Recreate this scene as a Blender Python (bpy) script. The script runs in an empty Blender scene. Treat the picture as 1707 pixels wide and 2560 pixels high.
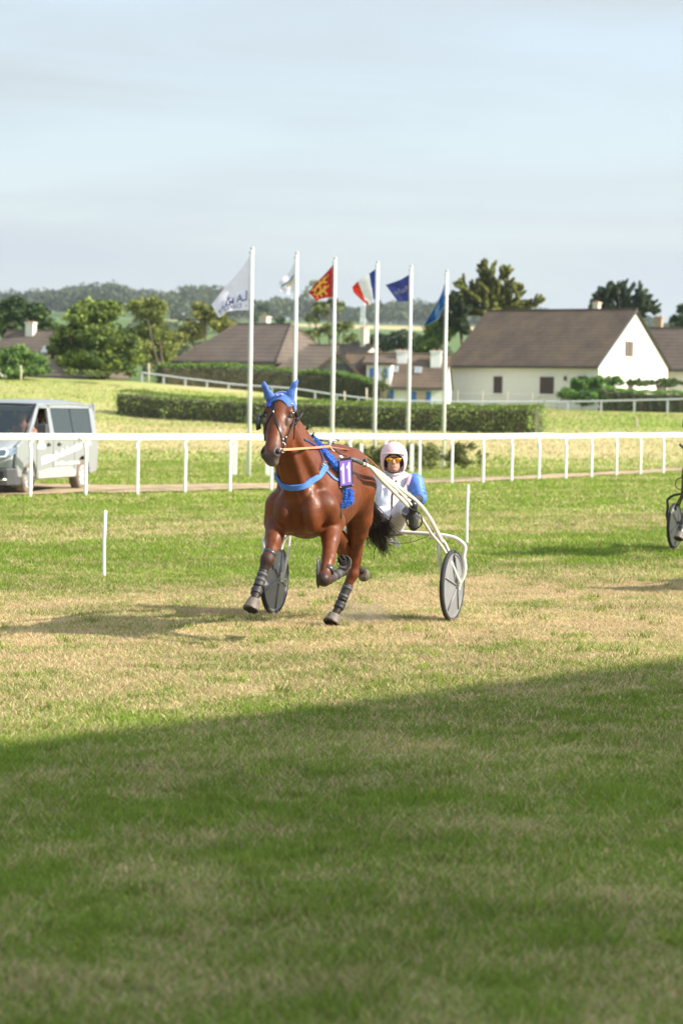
import bpy, bmesh, math, random
import numpy as np
from mathutils import Vector, Matrix
from mathutils.bvhtree import BVHTree
S = bpy.context.scene
COL = S.collection
rad = math.radians
# ------------------------------------------------------------------ camera
FPX = 6044.0
CAM = np.array([0.0, 0.0, 1.95])
pit, rol = math.atan(265 / FPX), rad(1.0)
f_ = np.array([0, math.cos(pit), -math.sin(pit)])
r0 = np.array([1.0, 0, 0]); u0 = np.array([0, math.sin(pit), math.cos(pit)])
R_ = math.cos(rol) * r0 + math.sin(rol) * u0
U_ = -math.sin(rol) * r0 + math.cos(rol) * u0
cd = bpy.data.cameras.new('camera'); cam = bpy.data.objects.new('camera', cd); COL.objects.link(cam)
cd.sensor_fit = 'VERTICAL'; cd.sensor_height = 36; cd.sensor_width = 24; cd.lens = 85
cd.clip_start = 0.1; cd.clip_end = 20000
cd.dof.use_dof = True; cd.dof.focus_distance = 20.3; cd.dof.aperture_fstop = 2.9; cd.dof.aperture_blades = 9
cam.matrix_world = Matrix(((R_[0], U_[0], -f_[0], CAM[0]), (R_[1], U_[1], -f_[1], CAM[1]), (R_[2], U_[2], -f_[2], CAM[2]), (0, 0, 0, 1)))
S.camera = cam

def ray(px, py):
    return FPX * f_ + R_ * (px - 853.5) - U_ * (py - 1280.0)
def P(px, py, Y):
    "point seen at photo pixel (px, py), Y metres away"
    d = ray(px, py); return CAM + d * (Y / d[1])

# ------------------------------------------------------------------ world and sun
SUN_AZ, SUN_EL = rad(14), rad(33)
SUND = np.array([math.cos(SUN_AZ) * math.cos(SUN_EL), -math.sin(SUN_AZ) * math.cos(SUN_EL), math.sin(SUN_EL)])
W = bpy.data.worlds.new('World'); S.world = W; W.use_nodes = True
nt = W.node_tree; nt.nodes.clear()
def N(t, kind, **kw):
    n = t.nodes.new(kind)
    for k, v in kw.items(): setattr(n, k, v)
    return n
out = N(nt, 'ShaderNodeOutputWorld'); bg = N(nt, 'ShaderNodeBackground')
sky = N(nt, 'ShaderNodeTexSky'); sky.sky_type = 'NISHITA'; sky.sun_disc = False
sky.sun_elevation = SUN_EL; sky.sun_rotation = rad(104); sky.air_density = 1.1; sky.dust_density = 1.6; sky.ozone_density = 1.5
tc = N(nt, 'ShaderNodeTexCoord')
mp = N(nt, 'ShaderNodeMapping'); mp.inputs['Scale'].default_value = (2.2, 1.0, 15.0); mp.inputs['Rotation'].default_value = (0, rad(7), 0)
nz = N(nt, 'ShaderNodeTexNoise'); nz.inputs['Scale'].default_value = 1.5; nz.inputs['Detail'].default_value = 5; nz.inputs['Roughness'].default_value = .52; nz.inputs['Distortion'].default_value = .5
cr = N(nt, 'ShaderNodeMapRange'); cr.inputs['From Min'].default_value = .42; cr.inputs['From Max'].default_value = .66
cr.inputs['To Min'].default_value = .64; cr.inputs['To Max'].default_value = 1.0
mix = N(nt, 'ShaderNodeMix', data_type='RGBA'); pass
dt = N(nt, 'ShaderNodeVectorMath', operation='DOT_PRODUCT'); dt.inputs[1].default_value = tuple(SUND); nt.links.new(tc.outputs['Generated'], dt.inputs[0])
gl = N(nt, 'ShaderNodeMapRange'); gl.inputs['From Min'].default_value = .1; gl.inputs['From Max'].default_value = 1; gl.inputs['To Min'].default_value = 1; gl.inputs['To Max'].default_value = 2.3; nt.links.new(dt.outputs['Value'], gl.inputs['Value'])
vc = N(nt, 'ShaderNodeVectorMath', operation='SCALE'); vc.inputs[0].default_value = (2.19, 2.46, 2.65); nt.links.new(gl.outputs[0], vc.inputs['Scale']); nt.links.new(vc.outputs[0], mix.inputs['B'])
L = nt.links.new
L(tc.outputs['Generated'], mp.inputs['Vector']); L(mp.outputs[0], nz.inputs['Vector']); L(nz.outputs[0], cr.inputs['Value'])
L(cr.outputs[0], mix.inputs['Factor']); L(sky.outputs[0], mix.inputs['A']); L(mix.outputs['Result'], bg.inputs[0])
bg.inputs[1].default_value = 0.135; L(bg.outputs[0], out.inputs[0])
sd = bpy.data.lights.new('sun', 'SUN'); so = bpy.data.objects.new('sun', sd); COL.objects.link(so)
sd.energy = 4.3; sd.angle = rad(0.53); sd.color = (1.0, .93, .80)
so.rotation_euler = Vector(-SUND).to_track_quat('-Z', 'Y').to_euler(); so.location = (30, -10, 30)
vs = S.view_settings; vs.view_transform = 'Standard'; vs.look = 'None'; vs.gamma = 1; vs.exposure = 1.1
S.cycles.max_bounces = 6; S.cycles.transparent_max_bounces = 12; S.cycles.volume_bounces = 0

# ------------------------------------------------------------------ noise and terrain
def hsh(ix, iy, seed):
    h = (ix.astype(np.int64) * 374761393 + iy.astype(np.int64) * 668265263 + seed * 1442695041) & 0xffffffff
    h = ((h ^ (h >> 13)) * 1274126177) & 0xffffffff
    return ((h ^ (h >> 16)) & 0xffff) / 65535.0
def vnoise(x, y, seed=0):
    ix = np.floor(x); iy = np.floor(y); fx = x - ix; fy = y - iy
    fx = fx * fx * (3 - 2 * fx); fy = fy * fy * (3 - 2 * fy)
    a = hsh(ix, iy, seed); b = hsh(ix + 1, iy, seed); c = hsh(ix, iy + 1, seed); d = hsh(ix + 1, iy + 1, seed)
    return (a * (1 - fx) + b * fx) * (1 - fy) + (c * (1 - fx) + d * fx) * fy
def fbm(x, y, seed=0, n=4):
    s = 0; a = .5; t = 0
    for i in range(n):
        s = s + a * vnoise(x, y, seed + i); t += a; a *= .5; x = x * 2.03; y = y * 2.03
    return s / t
PXC = np.array([-900, 0, 320, 600, 900, 1200, 1500, 2600.])
YK = np.array([0, 78, 92, 105, 118, 128, 140, 155, 170, 200, 260, 420, 700, 1100, 1250, 2000, 3000, 6000.])
ZT = np.array([
 [0, 0, .15, .6, 1.1, 1.7, 2.6, 3.6, 3.8, 3.6, 3, 4, 16, 40, 45, 73, 95, 95],
 [0, 0, .15, .6, 1.1, 1.7, 2.6, 3.4, 3.6, 3.4, 3, 4, 16, 40, 45, 73, 95, 95],
 [0, 0, .1, .4, .75, 1.05, 2.0, 3.3, 3.4, 3.2, 3, 4, 16, 40, 45, 76, 98, 95],
 [0, 0, .1, .35, .7, 1.0, 1.75, 2.9, 3.0, 2.8, 3, 4, 15, 38, 44, 71, 86, 85],
 [0, 0, .1, .35, .7, 1.0, 1.5, 2.0, 2.3, 2.5, 3, 4, 14, 37, 44, 70, 80, 80],
 [0, 0, .1, .35, .75, 1.1, 1.6, 1.95, 2.1, 2.4, 3, 4, 14, 36, 44, 66, 70, 70],
 [0, 0, .1, .35, .8, 1.2, 1.7, 1.95, 2.1, 2.4, 3, 4, 12, 30, 38, 50, 55, 55],
 [0, 0, .1, .35, .8, 1.2, 1.7, 1.95, 2.1, 2.4, 3, 4, 12, 30, 38, 50, 55, 55]])
def ground_z(X, Y):
    X = np.asarray(X, float); Y = np.asarray(Y, float)
    Yc = np.clip(Y, 1, 6000)
    px = np.clip(X / np.maximum(Yc, 25) * FPX + 853.5, -899, 2599)
    iy = np.clip(np.searchsorted(YK, Yc, side='right') - 1, 0, len(YK) - 2)
    ty = (Yc - YK[iy]) / (YK[iy + 1] - YK[iy]); ty = ty * ty * (3 - 2 * ty) * .5 + ty * .5
    ic = np.clip(np.searchsorted(PXC, px, side='right') - 1, 0, len(PXC) - 2)
    tx = (px - PXC[ic]) / (PXC[ic + 1] - PXC[ic])
    a = ZT[ic, iy] * (1 - ty) + ZT[ic, iy + 1] * ty
    b = ZT[ic + 1, iy] * (1 - ty) + ZT[ic + 1, iy + 1] * ty
    z = a * (1 - tx) + b * tx
    z = z + (fbm(X * .35, Y * .35, 5, 2) - .5) * .05 * np.clip((Yc - 26) / 20, 0, 1)
    z = z + (fbm(X * .05, Y * .05, 9, 2) - .5) * .5 * np.clip((Yc - 125) / 60, 0, 1)
    return z
def gz(x, y): return float(ground_z(np.array([x]), np.array([y]))[0])
def PG(px, Y):
    "ground point under photo column px at distance Y"
    p = P(px, 1015 + (px - 853.5) * .0175, Y); return np.array([p[0], Y, gz(p[0], Y)])

# rail foot points measured on the ground: photo column, photo row
RAIL = [(-420, 1256), (-240, 1251), (-78, 1246), (76, 1242), (214, 1240), (343, 1238), (462, 1234), (574, 1230), (677, 1227), (777, 1223.5), (873, 1220),
        (963, 1216.5), (1046, 1213.5), (1127, 1211), (1205, 1208), (1276, 1205), (1344, 1201.5), (1411, 1198), (1475, 1194.5), (1537, 1191), (1597, 1187.5),
        (1654, 1184), (1709, 1181), (1762, 1178.5), (1813, 1176.5), (1862, 1174.5)]
RP = []
for (px, py) in RAIL:
    h = 1000 + px * .01755
    Y = FPX * 1.95 / (py - h); RP.append((px, (px - 853.5) / FPX * Y * 1.001, Y))
RPX = np.array([r[0] for r in RP]); RX = np.array([r[1] for r in RP]); RY = np.array([r[2] for r in RP])
def rail_Y(px): return np.interp(px, RPX, RY)

def sstep(a, b, x): t = np.clip((x - a) / (b - a), 0, 1); return t * t * (3 - 2 * t)
def dryness(X, Y):
    q = -.618 * X + .786 * Y; t = .786 * X + .618 * Y
    k = [0, 11, 13, 15, 19, 20.8, 22.5, 27, 29.5, 31.5, 33, 37, 41, 200]
    v = [.29, .31, .46, .74, .78, .60, .20, .16, .48, .56, .40, .20, .26, .3]
    d = np.interp(q, k, v)
    d = d + (fbm(q * 1.3, t * .45, 21, 4) - .5) * np.interp(Y, [8, 14, 17], [.28, .42, .62]) + (fbm(X * 3.4, Y * 2.6, 31, 4) - .5) * .7
    far = sstep(84, 96, Y) * (1 - sstep(116, 124, Y)); d = d * (1 - far) + (.66 + (fbm(X * .2, Y * .1, 77, 3) - .5) * .5) * far
    f2 = sstep(118, 126, Y); d = d * (1 - f2) + (.30 + (fbm(X * .12, Y * .07, 78, 3) - .5) * 1.3) * f2
    return np.clip(d, 0, 1)
def on_path(X, Y):
    px = X / np.maximum(Y, 5) * FPX + 853.5; ry = rail_Y(px)
    w = (fbm(X * .6, Y * .6, 41, 3) - .5) * 2.4
    return (Y > ry * 1.006 + .6 + w * .25) & (Y < ry * (1.13 - .06 * sstep(0, 900, px)) + w) & (px > -900) & (px < 2400)

# ------------------------------------------------------------------ materials
MATS = {}
def mat(name, c=(.5, .5, .5), rough=.6, metal=0, var=.08, scale=6, bump=0, bscale=40, spec=.5, coat=0, attr=None, trans=0, sheen=0, alpha=1, emit=None, crough=.1, rvar=0):
    if name in MATS: return MATS[name]
    m = bpy.data.materials.new(name); m.use_nodes = True; t = m.node_tree; b = t.nodes['Principled BSDF']
    b.inputs['Roughness'].default_value = rough; b.inputs['Metallic'].default_value = metal
    b.inputs['Specular IOR Level'].default_value = spec; b.inputs['Coat Weight'].default_value = coat; b.inputs['Coat Roughness'].default_value = crough
    b.inputs['Sheen Weight'].default_value = sheen; b.inputs['Alpha'].default_value = alpha
    co = N(t, 'ShaderNodeTexCoord'); n1 = N(t, 'ShaderNodeTexNoise'); n1.inputs['Scale'].default_value = scale; n1.inputs['Detail'].default_value = 5
    t.links.new(co.outputs['Object'], n1.inputs['Vector'])
    mr = N(t, 'ShaderNodeMapRange'); mr.inputs['From Min'].default_value = .25; mr.inputs['From Max'].default_value = .75
    mr.inputs['To Min'].default_value = 1 - var; mr.inputs['To Max'].default_value = 1 + var; t.links.new(n1.outputs[0], mr.inputs['Value'])
    if rvar:
        n4 = N(t, 'ShaderNodeTexNoise'); n4.inputs['Scale'].default_value = 16; n4.inputs['Detail'].default_value = 6; mp_ = N(t, 'ShaderNodeMapping'); mp_.inputs['Scale'].default_value = (1.6, 1.6, .7); t.links.new(co.outputs['Object'], mp_.inputs[0]); t.links.new(mp_.outputs[0], n4.inputs[0]); m4 = N(t, 'ShaderNodeMapRange'); m4.inputs['From Min'].default_value = .35; m4.inputs['From Max'].default_value = .68; m4.inputs['To Min'].default_value = rough - rvar; m4.inputs['To Max'].default_value = rough + rvar; t.links.new(n4.outputs[0], m4.inputs['Value']); t.links.new(m4.outputs[0], b.inputs['Roughness'])
    mx = N(t, 'ShaderNodeVectorMath', operation='SCALE')
    if attr:
        a = N(t, 'ShaderNodeAttribute'); a.attribute_name = attr; t.links.new(a.outputs['Color'], mx.inputs[0])
    else: mx.inputs[0].default_value = c
    t.links.new(mr.outputs[0], mx.inputs['Scale']); t.links.new(mx.outputs[0], b.inputs['Base Color'])
    if bump:
        n2 = N(t, 'ShaderNodeTexNoise'); n2.inputs['Scale'].default_value = bscale; n2.inputs['Detail'].default_value = 4
        t.links.new(co.outputs['Object'], n2.inputs['Vector']); bp = N(t, 'ShaderNodeBump'); bp.inputs['Strength'].default_value = bump; bp.inputs['Distance'].default_value = .02
        t.links.new(n2.outputs[0], bp.inputs['Height']); t.links.new(bp.outputs[0], b.inputs['Normal'])
    if trans:
        tr = N(t, 'ShaderNodeBsdfTranslucent'); t.links.new(mx.outputs[0], tr.inputs[0]); ms = N(t, 'ShaderNodeMixShader'); ms.inputs[0].default_value = trans
        o = t.nodes['Material Output']; t.links.new(b.outputs[0], ms.inputs[1]); t.links.new(tr.outputs[0], ms.inputs[2]); t.links.new(ms.outputs[0], o.inputs[0])
    if emit: b.inputs['Emission Color'].default_value = (*emit, 1); b.inputs['Emission Strength'].default_value = 1
    MATS[name] = m; return m
def tile_mat(name, c1, c2, row=.24):
    m = mat(name, c1, .85, var=.0); t = m.node_tree; b = t.nodes['Principled BSDF']
    co = N(t, 'ShaderNodeTexCoord'); sp = N(t, 'ShaderNodeSeparateXYZ'); t.links.new(co.outputs['Object'], sp.inputs[0])
    n1 = N(t, 'ShaderNodeTexNoise'); n1.inputs['Scale'].default_value = .7; n1.inputs['Detail'].default_value = 8; n1.inputs['Roughness'].default_value = .65; t.links.new(co.outputs['Object'], n1.inputs[0])
    n3 = N(t, 'ShaderNodeTexNoise'); n3.inputs['Scale'].default_value = 9; n3.inputs['Detail'].default_value = 2; t.links.new(co.outputs['Object'], n3.inputs[0])
    ad = N(t, 'ShaderNodeMath', operation='MULTIPLY_ADD'); ad.inputs[1].default_value = .45; t.links.new(n3.outputs[0], ad.inputs[0]); t.links.new(n1.outputs[0], ad.inputs[2])
    mr = N(t, 'ShaderNodeMapRange'); mr.inputs['From Min'].default_value = .5; mr.inputs['From Max'].default_value = .95; t.links.new(ad.outputs[0], mr.inputs['Value'])
    mx = N(t, 'ShaderNodeMix', data_type='RGBA'); mx.inputs['A'].default_value = (*c1, 1); mx.inputs['B'].default_value = (*c2, 1); t.links.new(mr.outputs[0], mx.inputs['Factor'])
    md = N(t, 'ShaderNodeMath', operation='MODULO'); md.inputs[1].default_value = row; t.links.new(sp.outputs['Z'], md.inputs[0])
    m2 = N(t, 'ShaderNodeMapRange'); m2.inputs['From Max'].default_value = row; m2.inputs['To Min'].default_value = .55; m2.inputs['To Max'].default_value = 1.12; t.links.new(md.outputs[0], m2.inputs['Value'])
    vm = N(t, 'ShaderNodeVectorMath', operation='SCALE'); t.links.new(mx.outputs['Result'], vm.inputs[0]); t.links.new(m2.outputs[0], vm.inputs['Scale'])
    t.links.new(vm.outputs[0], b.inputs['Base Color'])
    bp = N(t, 'ShaderNodeBump'); bp.inputs['Distance'].default_value = .05; t.links.new(md.outputs[0], bp.inputs['Height']); t.links.new(bp.outputs[0], b.inputs['Normal'])
    return m
WHITE = mat('white_paint', (.80, .80, .78), .45, var=.04)
BLACK = mat('black_leather', (.018, .018, .02), .38, var=.2, scale=30)
GLASS = mat('dark_glass', (.02, .025, .03), .05, spec=.8, var=0)

# ------------------------------------------------------------------ mesh helpers
def tag(o, label=None, cat=None, group=None, kind=None):
    if label: o['label'] = label
    if cat: o['category'] = cat
    if group: o['group'] = group
    if kind: o['kind'] = kind
    return o
def mesh(name, V, F, m, parent=None, smooth=False, col=None, mats=None, fm=None):
    me = bpy.data.meshes.new(name); V = np.asarray(V, np.float32).reshape(-1, 3)
    if isinstance(F, np.ndarray):
        n = F.shape[1]; me.vertices.add(len(V)); me.vertices.foreach_set('co', V.ravel())
        me.loops.add(F.size); me.loops.foreach_set('vertex_index', F.ravel().astype(np.int32))
        me.polygons.add(len(F)); me.polygons.foreach_set('loop_start', np.arange(0, F.size, n, dtype=np.int32))
        me.update(calc_edges=True)
    else: me.from_pydata([tuple(map(float, v)) for v in V], [], [tuple(int(i) for i in f) for f in F])
    if col is not None:
        ca = me.color_attributes.new('Col', 'FLOAT_COLOR', 'POINT'); c = np.ones((len(V), 4), np.float32); c[:, :3] = col; ca.data.foreach_set('color', c.ravel())
    for x in (mats or [m]): me.materials.append(x)
    if fm is not None: me.polygons.foreach_set('material_index', np.asarray(fm, np.int32))
    me.update()
    if smooth: me.polygons.foreach_set('use_smooth', np.ones(len(me.polygons), bool))
    o = bpy.data.objects.new(name, me); COL.objects.link(o)
    if parent is not None:
        o.parent = parent; o.matrix_parent_inverse = parent.matrix_world.inverted()
    return o
def empty(name, loc=(0, 0, 0), parent=None, rz=0):
    o = bpy.data.objects.new(name, None); COL.objects.link(o); o.empty_display_size = .2
    o.matrix_world = Matrix.Translation(Vector([float(v) for v in loc])) @ Matrix.Rotation(rz, 4, 'Z')
    if parent is not None: o.parent = parent
    return o
class MB:
    "collects boxes, tubes and plates; build() links them as one mesh object"
    def __init__(s): s.v = []; s.f = []; s.n = 0; s.mi = []; s.cur = 0
    def add(s, V, F):
        V = np.asarray(V, float); s.v.append(V); s.f += [tuple(i + s.n for i in f) for f in F]; s.mi += [s.cur] * len(F); s.n += len(V); return s
    def box(s, c, size, R=None):
        x, y, z = [k / 2 for k in size]
        V = np.array([[a * x, b * y, d * z] for a in (-1, 1) for b in (-1, 1) for d in (-1, 1)])
        if R is not None: V = V @ np.asarray(R).T
        return s.add(V + np.asarray(c), [(0, 1, 3, 2), (4, 6, 7, 5), (0, 4, 5, 1), (2, 3, 7, 6), (0, 2, 6, 4), (1, 5, 7, 3)])
    def prism(s, pts, d):
        "polygon pts (n,3) extruded by vector d"
        pts = np.asarray(pts, float); n = len(pts); V = np.vstack([pts, pts + np.asarray(d)])
        return s.add(V, [tuple(range(n))[::-1], tuple(range(n, 2 * n))] + [(i, (i + 1) % n, n + (i + 1) % n, n + i) for i in range(n)])
    def tube(s, pts, r, n=10, squash=None, cap=True):
        pts = np.asarray(pts, float); m = len(pts); r = np.broadcast_to(r, (m,)) if np.ndim(r) < 2 else r
        T = np.gradient(pts, axis=0); T /= np.linalg.norm(T, axis=1)[:, None] + 1e-12
        a = np.array([0, 0, 1.]) if abs(T[0][2]) < .9 else np.array([1., 0, 0]); u = np.cross(T[0], a); u /= np.linalg.norm(u)
        V = []
        for i in range(m):
            u = u - T[i] * u.dot(T[i]); u /= np.linalg.norm(u); w = np.cross(T[i], u)
            for k in range(n):
                an = 2 * math.pi * k / n; V.append(pts[i] + r[i] * (math.cos(an) * u * (squash or 1) + math.sin(an) * w))
        F = [(i * n + k, i * n + (k + 1) % n, (i + 1) * n + (k + 1) % n, (i + 1) * n + k) for i in range(m - 1) for k in range(n)]
        if cap: F += [tuple(range(n))[::-1], tuple(range((m - 1) * n, m * n))]
        return s.add(V, F)
    def lathe(s, prof, c, ax, n=40):
        "profile of (radius, offset along ax)"
        ax = np.asarray(ax, float); ax /= np.linalg.norm(ax); a = np.array([0, 0, 1.]) if abs(ax[2]) < .9 else np.array([1., 0, 0])
        u = np.cross(ax, a); u /= np.linalg.norm(u); w = np.cross(ax, u); V = []
        for (r, o) in prof:
            for k in range(n):
                an = 2 * math.pi * k / n; V.append(np.asarray(c) + ax * o + r * (math.cos(an) * u + math.sin(an) * w))
        F = [(i * n + k, i * n + (k + 1) % n, (i + 1) * n + (k + 1) % n, (i + 1) * n + k) for i in range(len(prof) - 1) for k in range(n)]
        return s.add(V, F)
    def ell(s, c, r, n=12, R=None):
        V = []; F = []
        for i in range(n + 1):
            th = math.pi * i / n
            for k in range(2 * n):
                ph = math.pi * k / n; V.append([r[0] * math.sin(th) * math.cos(ph), r[1] * math.sin(th) * math.sin(ph), r[2] * math.cos(th)])
        V = np.array(V)
        if R is not None: V = V @ np.asarray(R).T
        for i in range(n):
            for k in range(2 * n): F.append((i * 2 * n + k, i * 2 * n + (k + 1) % (2 * n), (i + 1) * 2 * n + (k + 1) % (2 * n), (i + 1) * 2 * n + k))
        return s.add(V + np.asarray(c), F)
    def build(s, name, m, parent=None, smooth=False, bevel=0, mats=None, auto=None):
        if auto: smooth = True
        o = mesh(name, np.vstack(s.v), s.f, m, parent, smooth, mats=mats, fm=s.mi if mats else None)
        bm = bmesh.new(); bm.from_mesh(o.data); bmesh.ops.recalc_face_normals(bm, faces=bm.faces); bm.to_mesh(o.data); bm.free()
        if bevel: b = o.modifiers.new('bevel', 'BEVEL'); b.width = bevel; b.segments = 2; b.limit_method = 'ANGLE'
        if auto:
            try: o.data.set_sharp_from_angle(angle=rad(auto))
            except Exception: pass
        return o
def spline(pts, n=24):
    "Catmull-Rom through pts"
    pts = np.asarray(pts, float); m = len(pts)
    if m < 3: return np.array([pts[0] + (pts[-1] - pts[0]) * k / n for k in range(n + 1)])
    e = np.vstack([2 * pts[0] - pts[1], pts, 2 * pts[-1] - pts[-2]]); o = []
    for k in range(n + 1):
        t = k / n * (m - 1); i = min(int(t), m - 2); t -= i; a, b, c, d = e[i:i + 4]
        o.append(.5 * (2 * b + (c - a) * t + (2 * a - 5 * b + 4 * c - d) * t * t + (3 * b - a - 3 * c + d) * t ** 3))
    return np.array(o)
def tree_copy(o, M, parent=None, swap=None):
    c = o.copy(); COL.objects.link(c)
    for k in list(c.keys()):
        if parent is not None and k in ('label', 'category', 'group'): pass
    if parent is None: c.matrix_world = M @ o.matrix_world
    else: c.parent = parent; c.matrix_parent_inverse = o.matrix_parent_inverse.copy()
    if swap and c.type == 'MESH':
        for i, s in enumerate(c.material_slots):
            if s.material and s.material.name in swap: s.link = 'OBJECT'; s.material = swap[o.data.materials[i].name]
    for ch in o.children: tree_copy(ch, M, c, swap)
    return c
# ------------------------------------------------------------------ ground
def knots(a):
    o = [a[0][0]]
    for (s, e, d) in a:
        x = s
        while x < e - 1e-6: x += d; d *= 1.0; o.append(min(x, e))
    return np.unique(np.round(o, 4))
gx = knots([(-3.6, 3.6, .14), (3.6, 12, .4), (12, 40, 1.5), (40, 140, 8), (140, 600, 50), (600, 3000, 400)])
gx = np.unique(np.concatenate([gx[gx >= 0], -gx[gx >= 0]]))
gy = knots([(-60, 0, 10), (0, 6, 1), (6, 30, .13), (30, 60, .35), (60, 120, .8), (120, 200, 2), (200, 600, 14), (600, 3000, 60), (3000, 6000, 500)])
GX, GY = np.meshgrid(gx, gy); GZ = ground_z(GX, GY)
nx, ny = len(gx), len(gy)
idx = np.arange(nx * ny).reshape(ny, nx)
Fq = np.stack([idx[:-1, :-1], idx[:-1, 1:], idx[1:, 1:], idx[1:, :-1]], -1).reshape(-1, 4)
dr = dryness(GX, GY)
GREEN = np.array([.228, .295, .048]); STRAW = np.array([.53, .42, .24]); SOIL = np.array([.33, .25, .16])
fieldm = sstep(1080, 1110, GY) * (1 - sstep(1290, 1320, GY))
gc = GREEN * (1 - dr[..., None]) + STRAW * dr[..., None]
gc *= (1 - .32 * (1 - sstep(30, 60, GY)))[..., None]  # nearby turf colour darkened to carry the blades' self-shadow, and for thatch
fg = np.array([.10, .16, .045]); ff = sstep(230, 300, GY)[..., None]; gc = gc * (1 - ff) + fg * ff
gc = gc * (1 - fieldm[..., None]) + np.array([.46, .38, .20]) * fieldm[..., None]
GM = mat('meadow_turf', rough=.95, var=.16, scale=1.3, attr='Col', bump=.8, bscale=14, spec=.1)
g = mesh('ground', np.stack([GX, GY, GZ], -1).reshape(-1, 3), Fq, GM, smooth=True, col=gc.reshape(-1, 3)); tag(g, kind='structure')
# dirt service path just behind the rail
pv = []; pf = []
pxs = np.arange(-600, 2300, 12); nc = 14
for i, px in enumerate(pxs):
    ry = float(rail_Y(px)); y0 = ry * 1.006 + .55; y1 = ry * (1.13 - .06 * float(sstep(0, 900, px)))
    for k in range(nc):
        Yy = y0 + (y1 - y0) * k / (nc - 1); X = (px - 853.5) / FPX * Yy
        if k in (0, nc - 1): Yy += (float(fbm(np.array([X * 1.3]), np.array([Yy * 1.3]), 52, 3)[0]) - .5) * 1.6
        rut = -.035 * (math.exp(-((k - 3.5) / 1.1) ** 2) + math.exp(-((k - 9.5) / 1.1) ** 2))
        pv.append((X, Yy, gz(X, Yy) + .035 + rut * .8))
for i in range(len(pxs) - 1):
    for k in range(nc - 1): a = i * nc + k; pf.append((a, a + nc, a + nc + 1, a + 1))
PM = mat('dry_dirt', (.40, .30, .19), .95, var=.3, scale=1.6, bump=.6, bscale=25, spec=.1)
tag(mesh('dirt_path', pv, pf, PM, smooth=True), kind='structure')

# ------------------------------------------------------------------ grass blades
rng = np.random.default_rng(7)
def blades(n, y0, y1, mrg, hmin, hmax, w0, two=False):
    u = rng.random(n); Y = np.sqrt(y0 * y0 + u * (y1 * y1 - y0 * y0)); X = (rng.random(n) * 2 - 1) * (.1425 * Y + mrg)
    if y1 > 45: k = ~on_path(X, Y); X, Y = X[k], Y[k]
    n = len(X); Z = ground_z(X, Y); d = dryness(X, Y)
    cl = fbm(X * 6, Y * 6, 61, 2); tall = fbm(X * 1.3, Y * 1.3, 62, 3)
    h = (hmin + (hmax - hmin) * rng.random(n) ** 1.8) * (.35 + 1.3 * cl) * (.7 + .7 * tall) * (1.1 - .45 * d)
    an = rng.random(n) * 2 * np.pi; lean = (.25 + rng.random(n) * 1.1 + d * .5) * h
    la = rng.random(n) * 2 * np.pi; dx, dy = np.cos(la) * lean, np.sin(la) * lean
    w = w0 * (.6 + .8 * rng.random(n)); sx, sy = np.cos(an) * w / 2, np.sin(an) * w / 2
    dd = np.clip(d + (rng.random(n) - .5) * .75, 0, 1) > .5
    c = np.where(dd[:, None], STRAW * 1.12, GREEN * np.array([.95, 1.03, .9]))
    c = c * (.60 + .78 * rng.random(n))[:, None]; c[:, 0] *= .88 + .26 * rng.random(n); c[:, 1] *= .94 + .12 * rng.random(n)
    c = c * (.82 + .36 * fbm(X * .8, Y * .8, 66, 2))[:, None]
    B = np.stack([X, Y, Z], 1)
    if two:
        m1 = B + np.stack([dx * .35, dy * .35, h * .62], 1); tp = B + np.stack([dx, dy, h], 1); s = np.stack([sx, sy, 0 * sx], 1)
        V = np.stack([B - s, B + s, m1 + s * .8, m1 - s * .8, tp], 1).reshape(-1, 3); k = np.arange(n)[:, None] * 5
        F = np.concatenate([k + np.array([[0, 1, 2]]), k + np.array([[0, 2, 3]]), k + np.array([[3, 2, 4]])]); C = np.repeat(c, 5, 0)
    else:
        tp = B + np.stack([dx, dy, h], 1); s = np.stack([sx, sy, 0 * sx], 1)
        V = np.stack([B - s, B + s, tp], 1).reshape(-1, 3); F = (np.arange(n)[:, None] * 3 + np.array([[0, 1, 2]])); C = np.repeat(c, 3, 0)
    return V, F, C
sets = [blades(560000, 6, 32, 3.6, .016, .046, .0065), blades(90000, 32, 60, 7, .02, .06, .016), blades(220000, 5.5, 14.5, .5, .018, .05, .005), blades(430000, 14, 28, .3, .014, .045, .0052, True), blades(230000, 27.5, 46, .4, .02, .065, .011),
        blades(170000, 45.5, 80, .8, .03, .08, .022), blades(70000, 80, 150, 2, .04, .14, .05)]
Vs, Fs, Cs, o_ = [], [], [], 0
for V, F, C in sets: Vs.append(V); Fs.append(F + o_); Cs.append(C); o_ += len(V)
# taller weeds and tufts scattered through the sward
k = 420; cx = rng.uniform(-1, 1, k); cy = np.sqrt(rng.uniform(7 ** 2, 42 ** 2, k)); cx = cx * (.143 * cy + .3)
sel = np.repeat(np.arange(k), 26); tx = cx[sel] + rng.normal(size=len(sel)) * .045; ty = cy[sel] + rng.normal(size=len(sel)) * .045; th_ = .035 + .055 * rng.random(len(sel)); tz = ground_z(tx, ty)
la = rng.random(len(sel)) * 6.28; ln = th_ * (.2 + .7 * rng.random(len(sel))); wd = .004 + .004 * rng.random(len(sel)); pa = rng.random(len(sel)) * 6.28
b3 = np.stack([tx, ty, tz], 1); s3 = np.stack([np.cos(pa) * wd, np.sin(pa) * wd, 0 * wd], 1); t3 = b3 + np.stack([np.cos(la) * ln, np.sin(la) * ln, th_], 1)
tc_ = GREEN * (.75 + .5 * rng.random((len(sel), 1))) * np.where(rng.random(k) < .3, 1.25, .85)[sel][:, None]
Vs.append(np.stack([b3 - s3, b3 + s3, t3], 1).reshape(-1, 3)); Fs.append(np.arange(len(sel))[:, None] * 3 + np.array([[0, 1, 2]]) + o_); Cs.append(np.repeat(tc_, 3, 0))
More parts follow.
